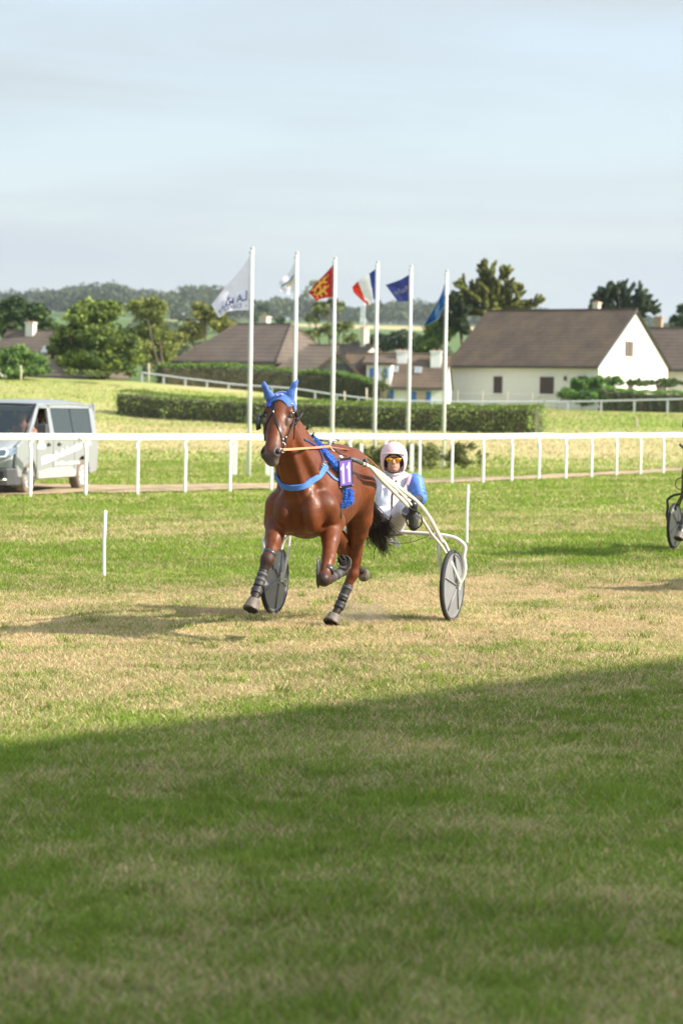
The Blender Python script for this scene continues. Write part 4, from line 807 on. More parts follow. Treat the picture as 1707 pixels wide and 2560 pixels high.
# head frame
poll = P(700, 990, 19.45); be = rad(33); E1 = HF * math.sin(be) - HZ * math.cos(be); E3 = HF * math.cos(be) + HZ * math.sin(be); E2 = HL.copy()
yw = rad(2); E2 = HL * math.cos(yw); E2 /= np.linalg.norm(E2); RHd = np.stack([E1, E2, E3], 1)
def Hd(u, v, w): return poll + E1 * u + E2 * v + E3 * w
hb.ell(Hd(.07, 0, -.085), (.125, .108, .095), .03, R=RHd).cone(Hd(.14, 0, -.075), Hd(.46, 0, -.068), .094, .056, .03).cone(Hd(.10, 0, -.05), Hd(.49, 0, -.045), .055, .040, .03)
for s_ in (-1, 1):
    hb.ell(Hd(.120, .094 * s_, -.055), (.050, .034, .042), .025, R=RHd).ell(Hd(.25, .060 * s_, -.165), (.135, .042, .105), .04, R=RHd).cone(Hd(.19, .088 * s_, -.070), Hd(.37, .064 * s_, -.075), .026, .014, .015)
    hb.ell(Hd(.505, .048 * s_, -.048), (.054, .034, .040), .022, MZ, R=RHd).ell(Hd(.162, .112 * s_, -.040), (.024, .016, .020), .012, BAY, R=RHd, sub=True)
    hb.ell(Hd(.508, .062 * s_, -.016), (.030, .018, .024), .010, MZ, R=RHd, sub=True)
    hb.ell(Hd(.205, .094 * s_, -.050), (.034, .014, .026), .02, MZ2, R=RHd)
hb.cone(Hd(.28, 0, -.15), Hd(.52, 0, -.115), .058, .036, .04).ell(Hd(.525, 0, -.075), (.066, .062, .055), .03, MZ, R=RHd).ell(Hd(.562, .012, -.10), (.038, .048, .040), .025, MZ2, R=RHd).ell(Hd(.555, .035, -.075), (.035, .02, .03), .02, MZ2, R=RHd).ell(Hd(.43, .032, -.05), (.05, .024, .03), .03, MZ2, R=RHd)
# neck
nl = dict(sq=HL, f=.62)
hb.cone(Hd(.06, 0, -.15), H(.52, 0, 1.43), .095, .17, .07, **nl).cone(Hd(.17, 0, -.20), H(.30, 0, 1.33), .10, .26, .06, sq=HL, f=.66).cone(Hd(.20, 0, -.21), H(.10, 0, 1.22), .07, .13, .05, sq=HL, f=.85)
for s_ in (-1, 1): hb.cone(Hd(.25, .050 * s_, -.20), H(.035, .060 * s_, 1.21), .030, .048, .010).cone(Hd(.14, .06 * s_, -.19), H(.22, .15 * s_, 1.24), .035, .07, .03)
def limb(pts, rs, cols, k=.025, sq=None, f=1):
    for i in range(len(pts) - 1): hb.cone(pts[i], pts[i + 1], rs[i], rs[i + 1], k, cols[i], sq=sq, f=f)
# A: reaching right fore (left in the photo)
eA = P(692, 1305, 19.92); kA = P(668, 1399, 19.56); cA = P(656, 1437, 19.52); fA = P(642, 1477, 19.46); pA = P(637, 1494, 19.41)
hb.cone(H(.17, -.20, 1.12), eA, .112, .104, .05); limb([eA, P(685, 1345, 19.75), P(679, 1374, 19.63), kA, cA, fA, pA], [.100, .072, .050, .049, .037, .038, .034], [BAY, BAY, BAY, DK, DK, DK]); hb.ell(kA, (.046, .050, .058), .03, DK)
hb.cone(P(702, 1300, 19.95), P(692, 1352, 19.78), .055, .03, .03)
# B: folded left fore
eB = P(829, 1305, 20.02); kB = P(809, 1446, 19.55); fB = P(858, 1427, 19.93)
hb.cone(H(.17, .195, 1.12), eB, .112, .102, .05); limb([eB, P(826, 1350, 19.85), P(821, 1395, 19.68), kB], [.100, .072, .053, .052], [BAY, BAY, BAY]); hb.ell(P(808, 1448, 19.53), (.052, .055, .054), .03, DK)
limb([P(811, 1452, 19.57), P(835, 1441, 19.75), fB, P(862, 1419, 19.98)], [.047, .034, .038, .034], [DK, DK, DK]); hb.cone(P(840, 1300, 20.1), P(834, 1350, 19.9), .055, .03, .03)
# C: landing left hind (right in the photo)
hC = P(883, 1426, 21.43); fC = P(850, 1513, 21.36)
hb.cone(H(1.30, .14, 1.25), P(895, 1295, 21.1), .20, .115, .06).cone(H(1.48, .13, 1.2), P(906, 1300, 21.22), .15, .09, .05)
limb([P(896, 1290, 21.1), P(893, 1330, 21.2), P(885, 1385, 21.38), hC], [.125, .092, .048, .050], [BAY, BAY, BAY]); hb.cone(P(902, 1330, 21.28), P(893, 1414, 21.52), .045, .028, .03).ell(P(882, 1432, 21.42), (.05, .052, .062), .02, BAY)
limb([P(881, 1436, 21.42), P(865, 1474, 21.40), fC, P(839, 1533, 21.32)], [.047, .037, .040, .036], [BAY, DK, DK])
# D: lifted right hind
hD = P(859, 1388, 21.35); fD = P(896, 1423, 21.78)
hb.cone(H(1.28, -.14, 1.22), H(1.02, -.12, .98), .19, .12, .06); limb([H(1.02, -.12, .98), P(847, 1345, 21.1), hD], [.115, .070, .048], [BAY, BAY]); limb([hD, P(877, 1406, 21.58), fD, P(903, 1428, 21.82)], [.044, .034, .036, .032], [DK, DK, DK])
HM = mat('bay_coat', rough=.50, var=.34, scale=7, attr='Col', bump=.45, bscale=12, coat=.0, spec=.34, crough=.3, rvar=.12)
horse = hb.mesh('horse', .0105, HM, cols=COLS)
tag(horse, 'bay trotting horse in blue ear hood wearing number 11, racing towards the camera', 'horse')
bvh = BVHTree.FromPolygons([v.co for v in horse.data.vertices], [p.vertices for p in horse.data.polygons])
def hit(px, py, mx=40.0):
    d = ray(px, py); d = Vector(d / np.linalg.norm(d)); r = bvh.ray_cast(Vector(CAM), d, mx)
    return (np.array(r[0]), np.array(r[1])) if r[0] is not None else None
def near(p):
    r = bvh.find_nearest(Vector(p)); n = np.array(r[1]); return np.array(r[0]), n
def ribbon(name, pts, nrm, w, th, m, parent=None, lift=.003):
    pts = np.asarray(pts); nrm = np.asarray(nrm); T = np.gradient(pts, axis=0); T /= np.linalg.norm(T, axis=1)[:, None] + 1e-9
    for _ in range(2): nrm = np.vstack([nrm[:1], (nrm[:-2] + nrm[1:-1] * 2 + nrm[2:]) / 4, nrm[-1:]])
    nrm = nrm - T * (nrm * T).sum(1)[:, None]; nrm /= np.linalg.norm(nrm, axis=1)[:, None]; S_ = np.cross(T, nrm); w = np.broadcast_to(w, (len(pts),)); V = []
    for i in range(len(pts)):
        b = pts[i] + nrm[i] * lift; V += [b - S_[i] * w[i] / 2 - nrm[i] * .004, b - S_[i] * w[i] * .46 + nrm[i] * th, b + S_[i] * w[i] * .46 + nrm[i] * th, b + S_[i] * w[i] / 2 - nrm[i] * .004]
    F = [(i * 4 + k, i * 4 + (k + 1) % 4, (i + 1) * 4 + (k + 1) % 4, (i + 1) * 4 + k) for i in range(len(pts) - 1) for k in range(4)] + [(0, 1, 2, 3), tuple(range(len(V) - 4, len(V)))[::-1]]
    mb = MB(); mb.add(V, F); return mb.build(name, m, parent or horse, auto=50)
def strap(name, pxs, w, m, th=.004, n=28, parent=None, lift=.003, extra=()):
    "strap laid on the coat through photo points"
    c = spline([(x, y, 0) for x, y in pxs], n); pts, nr = [], []
    for x, y, _ in c:
        r = hit(x, y)
        if r is not None and (not pts or np.linalg.norm(r[0] - pts[-1]) < .25): pts.append(r[0]); nr.append(r[1])
        else:
            q = P(x, y, pts[-1][1] if pts else 19.35); p, nn = near(q)
            if not pts or np.linalg.norm(p - pts[-1]) > .003: pts.append(p); nr.append(nn)
    for q in extra: p, nn = near(q); pts.append(p); nr.append(nn)
    pts = np.array(pts)
    if len(pts) > 4: pts[1:-1] = (pts[:-2] + pts[1:-1] * 2 + pts[2:]) / 4
    return ribbon(name, pts, nr, w, th, m, parent, lift)
def wrap(name, path, w, m, th=.004, lift=.003, n=40, closed=False):
    "strap through 3D guide points snapped to the coat"
    q = [near(p) for p in path]; pts = spline([a for a, b in q], n); nr = spline([b for a, b in q], n); nr /= np.linalg.norm(nr, axis=1)[:, None]
    for i in range(len(pts)):
        a, b = near(pts[i]); d = (pts[i] - a) @ b
        if d < .001: pts[i] = a + b * .001
    for _ in range(2): pts[1:-1] = (pts[:-2] + pts[1:-1] * 2 + pts[2:]) / 4
    return ribbon(name, pts, nr, w, th, m, None, lift)
BLUEH = mat('blue_hood_cloth', (.055, .14, .47), .75, var=.12, scale=20, bump=.2, sheen=.3); BLUEB = mat('blue_collar_web', (.05, .17, .52), .6, var=.12, scale=30, bump=.2, bscale=120)
ROYAL = mat('royal_blue_strap', (.02, .06, .50), .45); FLEECE = mat('blue_fleece', (.008, .19, .72), .95, var=.45, scale=30, bump=.5, bscale=120, sheen=.8)
STEEL = mat('steel', (.62, .62, .62), .25, metal=1); TAN = mat('tan_leather', (.58, .21, .09), .5, var=.1)
EYEM = mat('horse_eye', (.012, .007, .005), .04, spec=1, var=0, coat=1)
for s_ in (-1, 1):
    mb = MB(); mb.ell(Hd(.162, .098 * s_, -.045), (.023, .020, .021), 8); mb.build('eye', EYEM, horse, smooth=True)
    mb = MB(); mb.tube(spline([Hd(.140, .108 * s_, -.036), Hd(.146, .112 * s_, -.026), Hd(.164, .114 * s_, -.022), Hd(.184, .108 * s_, -.032)], 10), .0055, 6); mb.build('eyelid', mat('eyelid_skin', (.05, .035, .03), .5), horse, smooth=True)
    mb = MB(); mb.ell(Hd(.510, .058 * s_, -.032), (.028, .016, .019), 8, R=RHd); mb.build('nostril', mat('nostril_dark', (.008, .005, .005), .9), horse, smooth=True)
# ears under the hood
def cap_shape():
    b = Body()
    b.ell(Hd(.055, 0, -.088), (.145, .119, .110), .02, 0, R=RHd)
    for s_, tip, mid in ((-1, P(660, 955, 19.42), P(662, 974, 19.42)), (1, P(744, 951, 19.46), P(728, 972, 19.45))):
        ba = Hd(.025, .066 * s_, -.055); b.chain([ba, ba * .45 + mid * .55 + np.array([0, 0, 0]), mid * .5 + tip * .5, tip], [.052, .036, .021, .010], k=.012, col=0, sq=HF, f=.62)
    return b
cap_ = cap_shape().mesh('ear_hood', .006, BLUEH, horse, cut=lambda G: (G - poll) @ E1 - .050 - .9 * ((G - poll) @ E2) ** 2 / .12)
strap('browband', [(655, 998), (662, 990), (676, 983), (690, 980), (706, 983), (718, 991), (727, 1002)], .030, ROYAL, lift=.016)
mb = MB(); rg = np.random.default_rng(4)
c = Hd(.03, .01, .0)
for k in range(5):
    a = rg.normal(size=3); p0 = c + E2 * rg.uniform(-.04, .04) - E3 * .02; mb.tube([p0, p0 + np.array([a[0] * .02, a[1] * .02, abs(a[2]) * .02 + .012]), p0 + np.array([a[0] * .04, a[1] * .03, abs(a[2]) * .02 + .01])], [.007, .005, .002], 5)
mb.build('forelock', mat('dark_hair', (.022, .013, .010), .5, var=.3), horse, smooth=True)
mb = MB(); mb.ell(Hd(.005, .02, .028), (.012, .014, .010), 6); mb.ell(Hd(.01, -.02, .024), (.010, .010, .010), 6); mb.build('forelock_bobble', mat('lilac_bobble', (.35, .3, .5), .8, var=.5, scale=60), horse, smooth=True)
# bridle
BR = empty('bridle', poll, horse); BR.matrix_parent_inverse = horse.matrix_world.inverted()
def bst(name, pts, w, m=BLACK, **k): return strap(name, pts, w, m, parent=BR, **k)
bst('face_strap', [(684, 990), (683, 1003), (682, 1016), (681, 1031)], .022, lift=.004); bst('face_strap', [(693, 993), (689, 1008), (684, 1031)], .010, lift=.005)
bst('nose_strap', [(682, 1032), (691, 1053), (699, 1073), (703, 1090), (705, 1103)], .017, lift=.004); bst('nose_strap', [(681, 1032), (672, 1048), (665, 1062), (661, 1078), (658, 1095)], .017, lift=.004)
bst('cheek_strap', [(729, 1006), (733, 1020), (735, 1040), (731, 1060), (722, 1080), (713, 1096), (708, 1106)], .018, lift=.005)
bst('cheek_strap', [(726, 1060), (724, 1075), (716, 1090), (711, 1108)], .012, lift=.005)
bst('cheek_strap', [(652, 1060), (652, 1075), (655, 1090), (657, 1104)], .015, lift=.005)
bst('throat_strap', [(733, 1040), (736, 1055), (735, 1075), (734, 1098)], .010, lift=.004)
mb = MB()
for (x, y, r) in ((684, 1030, .008), (705, 1099, .009), (728, 1012, .009), (731, 1031, .008), (712, 1093, .008), (655, 1085, .008), (704, 1106, .008)):
    h_ = hit(x, y)
    if h_ is not None: mb.ell(h_[0] + h_[1] * .010, (r, r, r), 5)
mb.build('buckle', STEEL, BR, smooth=True)
bp_ = hit(705, 1115); bc = (bp_[0] if bp_ else P(705, 1115, 19.2)) + np.array([.006, -.012, 0])
mb = MB(); mb.tube([bc + np.array([math.cos(a) * .020, -.004, math.sin(a) * .030]) for a in np.linspace(0, 2 * math.pi, 25)], .0045, 6, cap=False); mb.tube([bc + np.array([math.cos(a) * .012 + .006, -.006, math.sin(a) * .016 - .038]) for a in np.linspace(0, 2 * math.pi, 20)], .004, 6, cap=False); mb.build('bit_ring', STEEL, BR, smooth=True)
# blinker cup standing off the right eye, and the far cheek trim
bl = Hd(.215, -.125, -.06); mb = MB(); V = []
for i in range(13):
    a = rad(-15 + i * 17.5)
    for j, (ru, rw, o) in enumerate(((.052, .050, 0), (.075, .062, -.035), (.071, .058, -.036), (.048, .046, -.002))): V.append(bl + E1 * (math.cos(a) * ru) + E3 * (math.sin(a) * rw * .9) + E2 * o)
mb.add(V, [(i * 4 + j, i * 4 + (j + 1) % 4, (i + 1) * 4 + (j + 1) % 4, (i + 1) * 4 + j) for i in range(12) for j in range(4)] + [(0, 1, 2, 3), (48, 49, 50, 51)]); mb.build('blinker', mat('blinker_leather', (.035, .035, .042), .3, var=.2), BR, smooth=True)
mb = MB(); mb.tube(spline([bl - E1 * .04 + E3 * .03, bl - E1 * .10 + E3 * .03 + E2 * .01, Hd(.06, -.105, -.05)], 10), .005, 5); mb.build('blinker_stay', BLACK, BR, smooth=True)
# crown pieces and mane ties behind the right ear
mb = MB(); mb.tube(spline([P(733, 1012, 19.45), P(740, 1033, 19.6), P(746, 1058, 19.75), P(754, 1075, 19.9), P(765, 1090, 20.05)], 20), [.010] * 21, 6); mb.tube(spline([P(737, 1050, 19.45), P(742, 1052, 19.42), P(741, 1060, 19.42), P(736, 1064, 19.45)], 12), .004, 5)
mb.build('head_collar_rope', BLACK, BR, smooth=True)
# mane, forelock and tail hair
HAIR = mat('dark_hair', (.022, .013, .010), .5, var=.3)
def hair(name, starts, n, m, parent, seed, r=.004, seg=7, jit=.03):
    "strands follow guide polylines with jitter growing to the tip"
    rg = np.random.default_rng(seed); mb = MB()
    for k in range(n):
        g = starts[rg.integers(len(starts))]; pts = spline(g[0], seg); j0 = rg.normal(size=3) * g[1]; j1 = rg.normal(size=3) * g[2]; f = np.linspace(0, 1, seg + 1)[:, None]
        wv = np.sin(f * 6 + rg.random() * 6) * jit * f * rg.normal(size=3); end = rg.uniform(.72, 1.0); q = spline(pts[:], seg) if end > .99 else np.array([pts[min(int(t), seg - 1)] * (1 - (t - int(t))) + pts[min(int(t) + 1, seg)] * (t - int(t)) for t in np.linspace(0, seg * end, seg + 1)])
        mb.tube(q + j0 * (1 - f) + j1 * f + wv, np.linspace(r, r * .3, seg + 1), 4)
    return mb.build(name, m, parent, smooth=True)
hair('mane', [([Hd(.0 + .02 * k, .03, -.12 - .03 * k) if k < 1 else (Hd(.02, 0, -.14) * (1 - k / 6) + H(.45, 0, 1.60) * (k / 6)), (Hd(.02, 0, -.14) * (1 - k / 6) + H(.45, 0, 1.60) * (k / 6)) + HZ * .05 + HL * .05, (Hd(.02, 0, -.14) * (1 - k / 6) + H(.45, 0, 1.60) * (k / 6)) + HL * .09 - HF * .04 + HZ * .01], .012, .025) for k in range(1, 7)], 36, HAIR, horse, 3, r=.0025)
tuft = [([P(742, 1052, 19.6), P(750, 1040, 19.62), P(758, 1031, 19.65)], .006, .006), ([P(757, 1080, 19.95), P(767, 1072, 19.95), P(771, 1059, 19.95)], .004, .002), ([P(770, 1098, 20.05), P(779, 1094, 20.05), P(786, 1081, 20.05)], .004, .004)]
hair('mane_braid', tuft, 60, HAIR, horse, 5, r=.006, jit=.004)
tg = [([H(1.60, 0, 1.44), H(1.74, .02, 1.25), P(930, 1296, 21.75), P(948, 1340, 21.85), P(970, 1372, 21.9)], .02, .045), ([H(1.60, 0, 1.44), H(1.74, .02, 1.20), P(926, 1310, 21.8), P(935, 1345, 21.9), P(958, 1365, 21.95)], .02, .04), ([H(1.60, 0, 1.44), H(1.76, .04, 1.22), P(942, 1290, 21.75), P(965, 1325, 21.8), P(984, 1345, 21.85)], .02, .04),
      ([H(1.60, 0, 1.44), H(1.74, .02, 1.20), P(935, 1300, 21.78), P(952, 1352, 21.88), P(963, 1388, 21.92)], .02, .02)]
hair('tail', tg, 760, HAIR, horse, 6, r=.0038, seg=9, jit=.028)
# hooves
HOOF = mat('hoof_horn', (.14, .112, .09), .6, var=.3, scale=25, bump=.3); SHOE = mat('shoe_iron', (.10, .08, .07), .5, metal=.6); SOLE = mat('hoof_sole', (.022, .018, .015), .95, bump=.5)
def hoof(top, bot, rt, rb, toe, sole=False):
    "truncated cone with a longer toe, from coronet centre top to ground face centre bot"
    ax = bot - top; L_ = np.linalg.norm(ax); ax /= L_; toe = toe - ax * toe.dot(ax); toe /= np.linalg.norm(toe); sd = np.cross(ax, toe); mb = MB(); V = []; n = 28
    for j, (t, r) in enumerate(((-.02, rt * .86), (0, rt), (.5, (rt + rb) / 2 * .99), (1, rb))):
        for k in range(n):
            a = 2 * math.pi * k / n; e = 1.16 if math.cos(a) > 0 else .86; dz = (L_ * t) + (1 - t) * (-.012) * (1 - math.cos(a)) * .5 - .0
            V.append(top + ax * dz + toe * (math.cos(a) * r * e + t * .012) + sd * math.sin(a) * r)
    F = [(j * n + k, j * n + (k + 1) % n, (j + 1) * n + (k + 1) % n, (j + 1) * n + k) for j in range(3) for k in range(n)] + [tuple(range(n)), tuple(range(3 * n, 4 * n))]
    mb.add(V, F); hf = mb.build('hoof', HOOF, horse, auto=50)
    mb = MB(); ring = []
    for k in range(n - 4):
        a = 2 * math.pi * (k + 2.5) / n + math.pi; e = 1.16 if math.cos(a) > 0 else .86; ring.append(bot + ax * .004 + toe * (math.cos(a) * rb * .9 * e + .012) + sd * math.sin(a) * rb * .9)
    mb.tube(ring, .0075, 6); mb.build('horseshoe', SHOE, hf)
    mb = MB(); c = bot + toe * .004; mb.ell(c - ax * .006, (rb * .8, rb * .8, .014), 8, R=np.stack([toe, sd, ax], 1)); mb.ell(c - toe * rb * .45 + sd * .016 + ax * .004, (.030, .018, .016), 8, R=np.stack([toe, sd, ax], 1)); mb.ell(c - toe * rb * .45 - sd * .016 + ax * .004, (.030, .018, .016), 8, R=np.stack([toe, sd, ax], 1)); mb.build('sole', SOLE, hf, smooth=True)
hoof(P(636, 1499, 19.40), P(628, 1524, 19.36), .047, .066, HF)
hoof(P(863, 1413, 20.0), P(858, 1402, 19.88), .046, .060, np.array([.55, .35, -.8]))
hoof(P(836, 1538, 21.31), P(828, 1558, 21.27), .052, .072, HF)
hoof(P(904, 1429, 21.83), P(908, 1433, 21.93), .046, .056, np.array([.2, .1, -1.]))
# leg boots: grey wraps and knee guards
BOOT = mat('boot_neoprene', (.036, .033, .034), .55, var=.2, scale=20, bump=.2); BOOT2 = mat('boot_strap_grey', (.08, .075, .078), .6, var=.1)
def sleeve(name, a, b, ra, rb, bands=(), m=None, flare=.003):
    a, b = np.array(a), np.array(b); L_ = np.linalg.norm(b - a); mb = MB(); mb.lathe([(ra - .012, -.002), (ra + flare, 0), (ra, .012), ((ra + rb) / 2 - .001, L_ / 2), (rb, L_ - .012), (rb + flare, L_), (rb - .012, L_ + .002)], a, b - a, 22); o = mb.build(name, m or BOOT, horse, smooth=True)
    for t in bands: c = a + (b - a) * t; r = ra + (rb - ra) * t; mb = MB(); mb.lathe([(r - .002, -.015), (r + .003, -.013), (r + .003, .013), (r - .002, .015)], c, b - a, 22); mb.build('strap', BOOT2, o, smooth=True)
    return o
def at(a, b, t): return np.array(a) * (1 - t) + np.array(b) * t
sleeve('cannon_boot', at(kA, cA, .75), at(cA, fA, .72), .040, .043, (.25, .6)); sleeve('cannon_boot', P(820, 1449, 19.64), P(851, 1431, 19.88), .041, .039, (.35, .7)); sleeve('cannon_boot', P(871, 1462, 21.40), P(855, 1500, 21.37), .044, .044, (.2, .75))
sleeve('hock_boot', P(861, 1378, 21.36), P(880, 1409, 21.6), .055, .044, (.5,)); sleeve('pastern_boot', at(cA, fA, .95), at(fA, pA, .5), .046, .042); sleeve('pastern_boot', at(P(865, 1474, 21.4), fC, .85), at(fC, P(839, 1533, 21.32), .35), .047, .046)
mb = MB(); c = P(671, 1385, 19.55); mb.lathe([(.048, -.004), (.057, 0), (.054, .03), (.050, .034)], P(676, 1380, 19.60), P(668, 1399, 19.56) - P(676, 1380, 19.60), 22)
mb.ell(P(684, 1400, 19.60), (.018, .035, .085), 8, R=np.stack([HL, -HF, HZ], 1)); mb.build('knee_boot', mat('knee_leather', (.045, .047, .05), .35, var=.2), horse, smooth=True)
mb = MB(); mb.lathe([(.044, -.004), (.054, 0), (.056, .035), (.050, .04)], P(821, 1419, 19.62), P(815, 1436, 19.58) - P(821, 1419, 19.62), 22)
mb.ell(P(796, 1432, 19.56), (.016, .05, .13), 8, R=np.stack([HL, -HF, HZ], 1)); mb.build('knee_boot', mat('knee_leather', (.045, .047, .05), .35, var=.2), horse, smooth=True)
# breast collar, neck strap and the side strap
wrap('breast_collar', [H(.42, -.17, 1.46), P(680, 1160, 19.98), P(685, 1184, 19.90), P(692, 1201, 19.80), P(706, 1211, 19.70), P(726, 1215, 19.66), P(746, 1213, 19.66), P(765, 1206, 19.72), P(783, 1193, 19.82), P(799, 1175, 19.98)], .050, BLUEB, th=.012, lift=.006, n=44)
strap('neck_strap', [(760, 1099), (776, 1107), (793, 1121), (803, 1140), (806, 1152), (803, 1168)], .014, mat('navy_strap', (.012, .03, .16), .5), lift=.005)
strap('side_strap', [(800, 1172), (812, 1176), (822, 1184), (834, 1196), (846, 1201)], .022, ROYAL if False else BLUEB, lift=.006)
mb = MB(); h_ = hit(801, 1164)
for k in range(3):
    cc = h_[0] + h_[1] * .018 + np.array([.006 * k, -.004, .018 * (k - 1)]); mb.tube([cc + np.array([math.cos(a) * .010, 0, math.sin(a) * .014]) for a in np.linspace(0, 2 * math.pi, 14)], .003, 5, cap=False)
mb.build('buckle', STEEL, horse, smooth=True)
# fleece saddle pad arching over the withers and the fleece girth tufts
def fleece(name, path, w, th, n_hair, seed, snap=True):
    c = spline(path, 36); q = [near(p) if snap else (p, -HF) for p in c]; pts = np.array([a for a, b in q]); nr = np.array([b for a, b in q]); o = ribbon(name, pts, nr, w, th, FLEECE, None, .004)
    rg = np.random.default_rng(seed); T = np.gradient(pts, axis=0); T /= np.linalg.norm(T, axis=1)[:, None] + 1e-9; S_ = np.cross(T, nr); V = []; F = []
    for k in range(n_hair):
        i = rg.integers(len(pts)); b = pts[i] + T[i] * rg.normal() * .02 + S_[i] * rg.uniform(-.5, .5) * w + nr[i] * th * .8; d = nr[i] * .011 + rg.normal(size=3) * .006; s_ = rg.normal(size=3) * .0018; V += [b - s_, b + s_, b + d]; F.append((3 * k, 3 * k + 1, 3 * k + 2))
    mesh('fleece_pile', V, F, FLEECE, o); return o
fleece('saddle_pad', [H(.42, -.22, 1.45), H(.43, -.1, 1.60), H(.43, 0, 1.65), H(.43, .12, 1.58), H(.44, .22, 1.45), H(.46, .29, 1.32), H(.47, .31, 1.18)], .085, .024, 16000, 8)
strap('girth', [(850, 1262), (852, 1280), (853, 1292)], .04, BLACK, extra=[H(.5, .15, .85), H(.5, 0, .82)])
mb = MB(); rg = np.random.default_rng(12)
FT = Body(); FT.cone(P(850, 1232, 20.06), P(851, 1262, 20.06), .028, .030, .01); FT.cone(P(864, 1258, 20.08), P(873, 1252, 20.08), .034, .030, .02).cone(P(874, 1248, 20.08), P(875, 1230, 20.09), .027, .024, .02)
ft = FT.mesh('fleece_tuft', .007, FLEECE, horse)
vv = np.array([v.co for v in ft.data.vertices]); k = rg.integers(0, len(vv), 9000); V = []; F = []
for i, kk in enumerate(k): s_ = rg.normal(size=3) * .0018; V += [vv[kk] - s_, vv[kk] + s_, vv[kk] + rg.normal(size=3) * .008]; F.append((3 * i, 3 * i + 1, 3 * i + 2))
mesh('fleece_pile', V, F, FLEECE, ft)
# number board
bc0 = P(863.5, 1182, 19.98); bx = (P(881, 1179, 19.99) - P(846, 1184, 19.96)); bx /= np.linalg.norm(bx); bz = P(862, 1146, 19.98) - P(865, 1221, 19.98); bz /= np.linalg.norm(bz); by = np.cross(bx, bz); by /= np.linalg.norm(by); by = by if by[1] > 0 else -by; RB = np.stack([bx, by, bz], 1)
mb = MB(); mb.box(bc0, (.122, .016, .248), RB); nb = mb.build('number_board', BLACK, horse, bevel=.003)
mb = MB(); mb.box(bc0 - by * .0095, (.100, .004, .205), RB); mb.build('number_panel', mat('purple_panel', (.235, .125, .53), .5, var=.03), nb)
for dx in (-.026, .025):
    mb = MB(); g = [(-.006, -.082), (.012, -.082), (.012, .082), (.000, .082), (-.004, .062), (-.020, .048), (-.020, .030), (-.006, .036)]
    mb.prism([bc0 - by * .0125 + bx * (dx + x * .95) + bz * (z + dx * .12) for x, z in g], by * .002); mb.build('numeral', mat('numeral_white', (.85, .85, .85), .5, var=0), nb)
for sx in (-1, 1):
    for sz in (-1, 1): mb = MB(); mb.ell(bc0 - by * .010 + bx * .053 * sx + bz * .112 * sz, (.006, .004, .006), 5, R=RB); mb.build('rivet', STEEL, nb, smooth=True)
mb = MB(); mb.ell(P(851, 1143, 20.0), (.020, .018, .016), 8); mb.build('terret_knob', mat('ivory', (.7, .68, .6), .4), horse, smooth=True)
# back straps, saddle fittings, cream knot
mb = MB()
for a_, b_ in ((P(800, 1101, 20.2), P(834, 1109, 20.35)), (P(830, 1104, 20.35), P(846, 1101, 20.5))): mb.tube([a_, at(a_, b_, .5) + HZ * .01, b_], .008, 5)
mb.build('back_strap', BLACK, horse, smooth=True)
mb = MB(); mb.tube(spline([P(822, 1118, 20.22), P(824, 1106, 20.22), P(830, 1101, 20.22), P(842, 1101, 20.25)], 12), [.006, .008, .012, .016, .018, .018, .016, .012, .010, .008, .006, .004, .003], 8); mb.tube(spline([P(824, 1112, 20.2), P(830, 1124, 20.2), P(836, 1128, 20.22)], 8), .005, 6); mb.build('cord_knot', mat('cream_cord', (.62, .58, .5), .8), horse, smooth=True)
strap('crupper_strap', [(836, 1126), (850, 1135), (866, 1141)], .012, BLACK)
for off_, w_ in (((884, 1153), (938, 1210)), ((912, 1150), (949, 1225))): pass
# ------------------------------------------------------------------ reins
mb = MB()
def flat(pts, w, th=.004, n=24, nrm=(0, -1, .2)):
    c = spline(pts, n); T = np.gradient(c, axis=0); T /= np.linalg.norm(T, axis=1)[:, None]; nv = np.array(nrm, float); nv = nv - T * (T @ nv)[:, None]; nv /= np.linalg.norm(nv, axis=1)[:, None]; S_ = np.cross(T, nv); V = []
    for i in range(len(c)): V += [c[i] - S_[i] * w / 2, c[i] - S_[i] * w / 2 + nv[i] * th, c[i] + S_[i] * w / 2 + nv[i] * th, c[i] + S_[i] * w / 2]
    return V, [(i * 4 + k, i * 4 + (k + 1) % 4, (i + 1) * 4 + (k + 1) % 4, (i + 1) * 4 + k) for i in range(len(c) - 1) for k in range(4)] + [(0, 1, 2, 3), tuple(range(len(V) - 4, len(V)))]
rx = empty('reins', bc); tag(rx, 'tan leather reins running from the bit of horse 11 to the driver', 'reins')
mb = MB(); mb.add(*flat([P(707, 1124, 19.16), P(735, 1123, 19.30), P(765, 1121, 19.6), P(795, 1119, 19.95), P(823, 1116, 20.2)], .020)); mb.build('rein', TAN, rx)
mb = MB(); mb.add(*flat([P(823, 1117, 20.2), P(850, 1121, 20.5), P(875, 1126, 20.8), P(905, 1136, 21.1), P(935, 1160, 21.4), P(975, 1205, 21.75), P(1026, 1248, 22.02)], .020, nrm=(0, -.5, 1))); mb.build('rein', TAN, rx)
mb = MB(); mb.add(*flat([P(1026, 1250, 22.0), P(985, 1232, 21.95), P(979, 1255, 21.98), P(979, 1282, 21.98), P(972, 1304, 21.96), P(958, 1318, 21.95)], .018, nrm=(0, -1, 0))); mb.build('rein_end', mat('brown_leather', (.20, .075, .035), .5), rx)
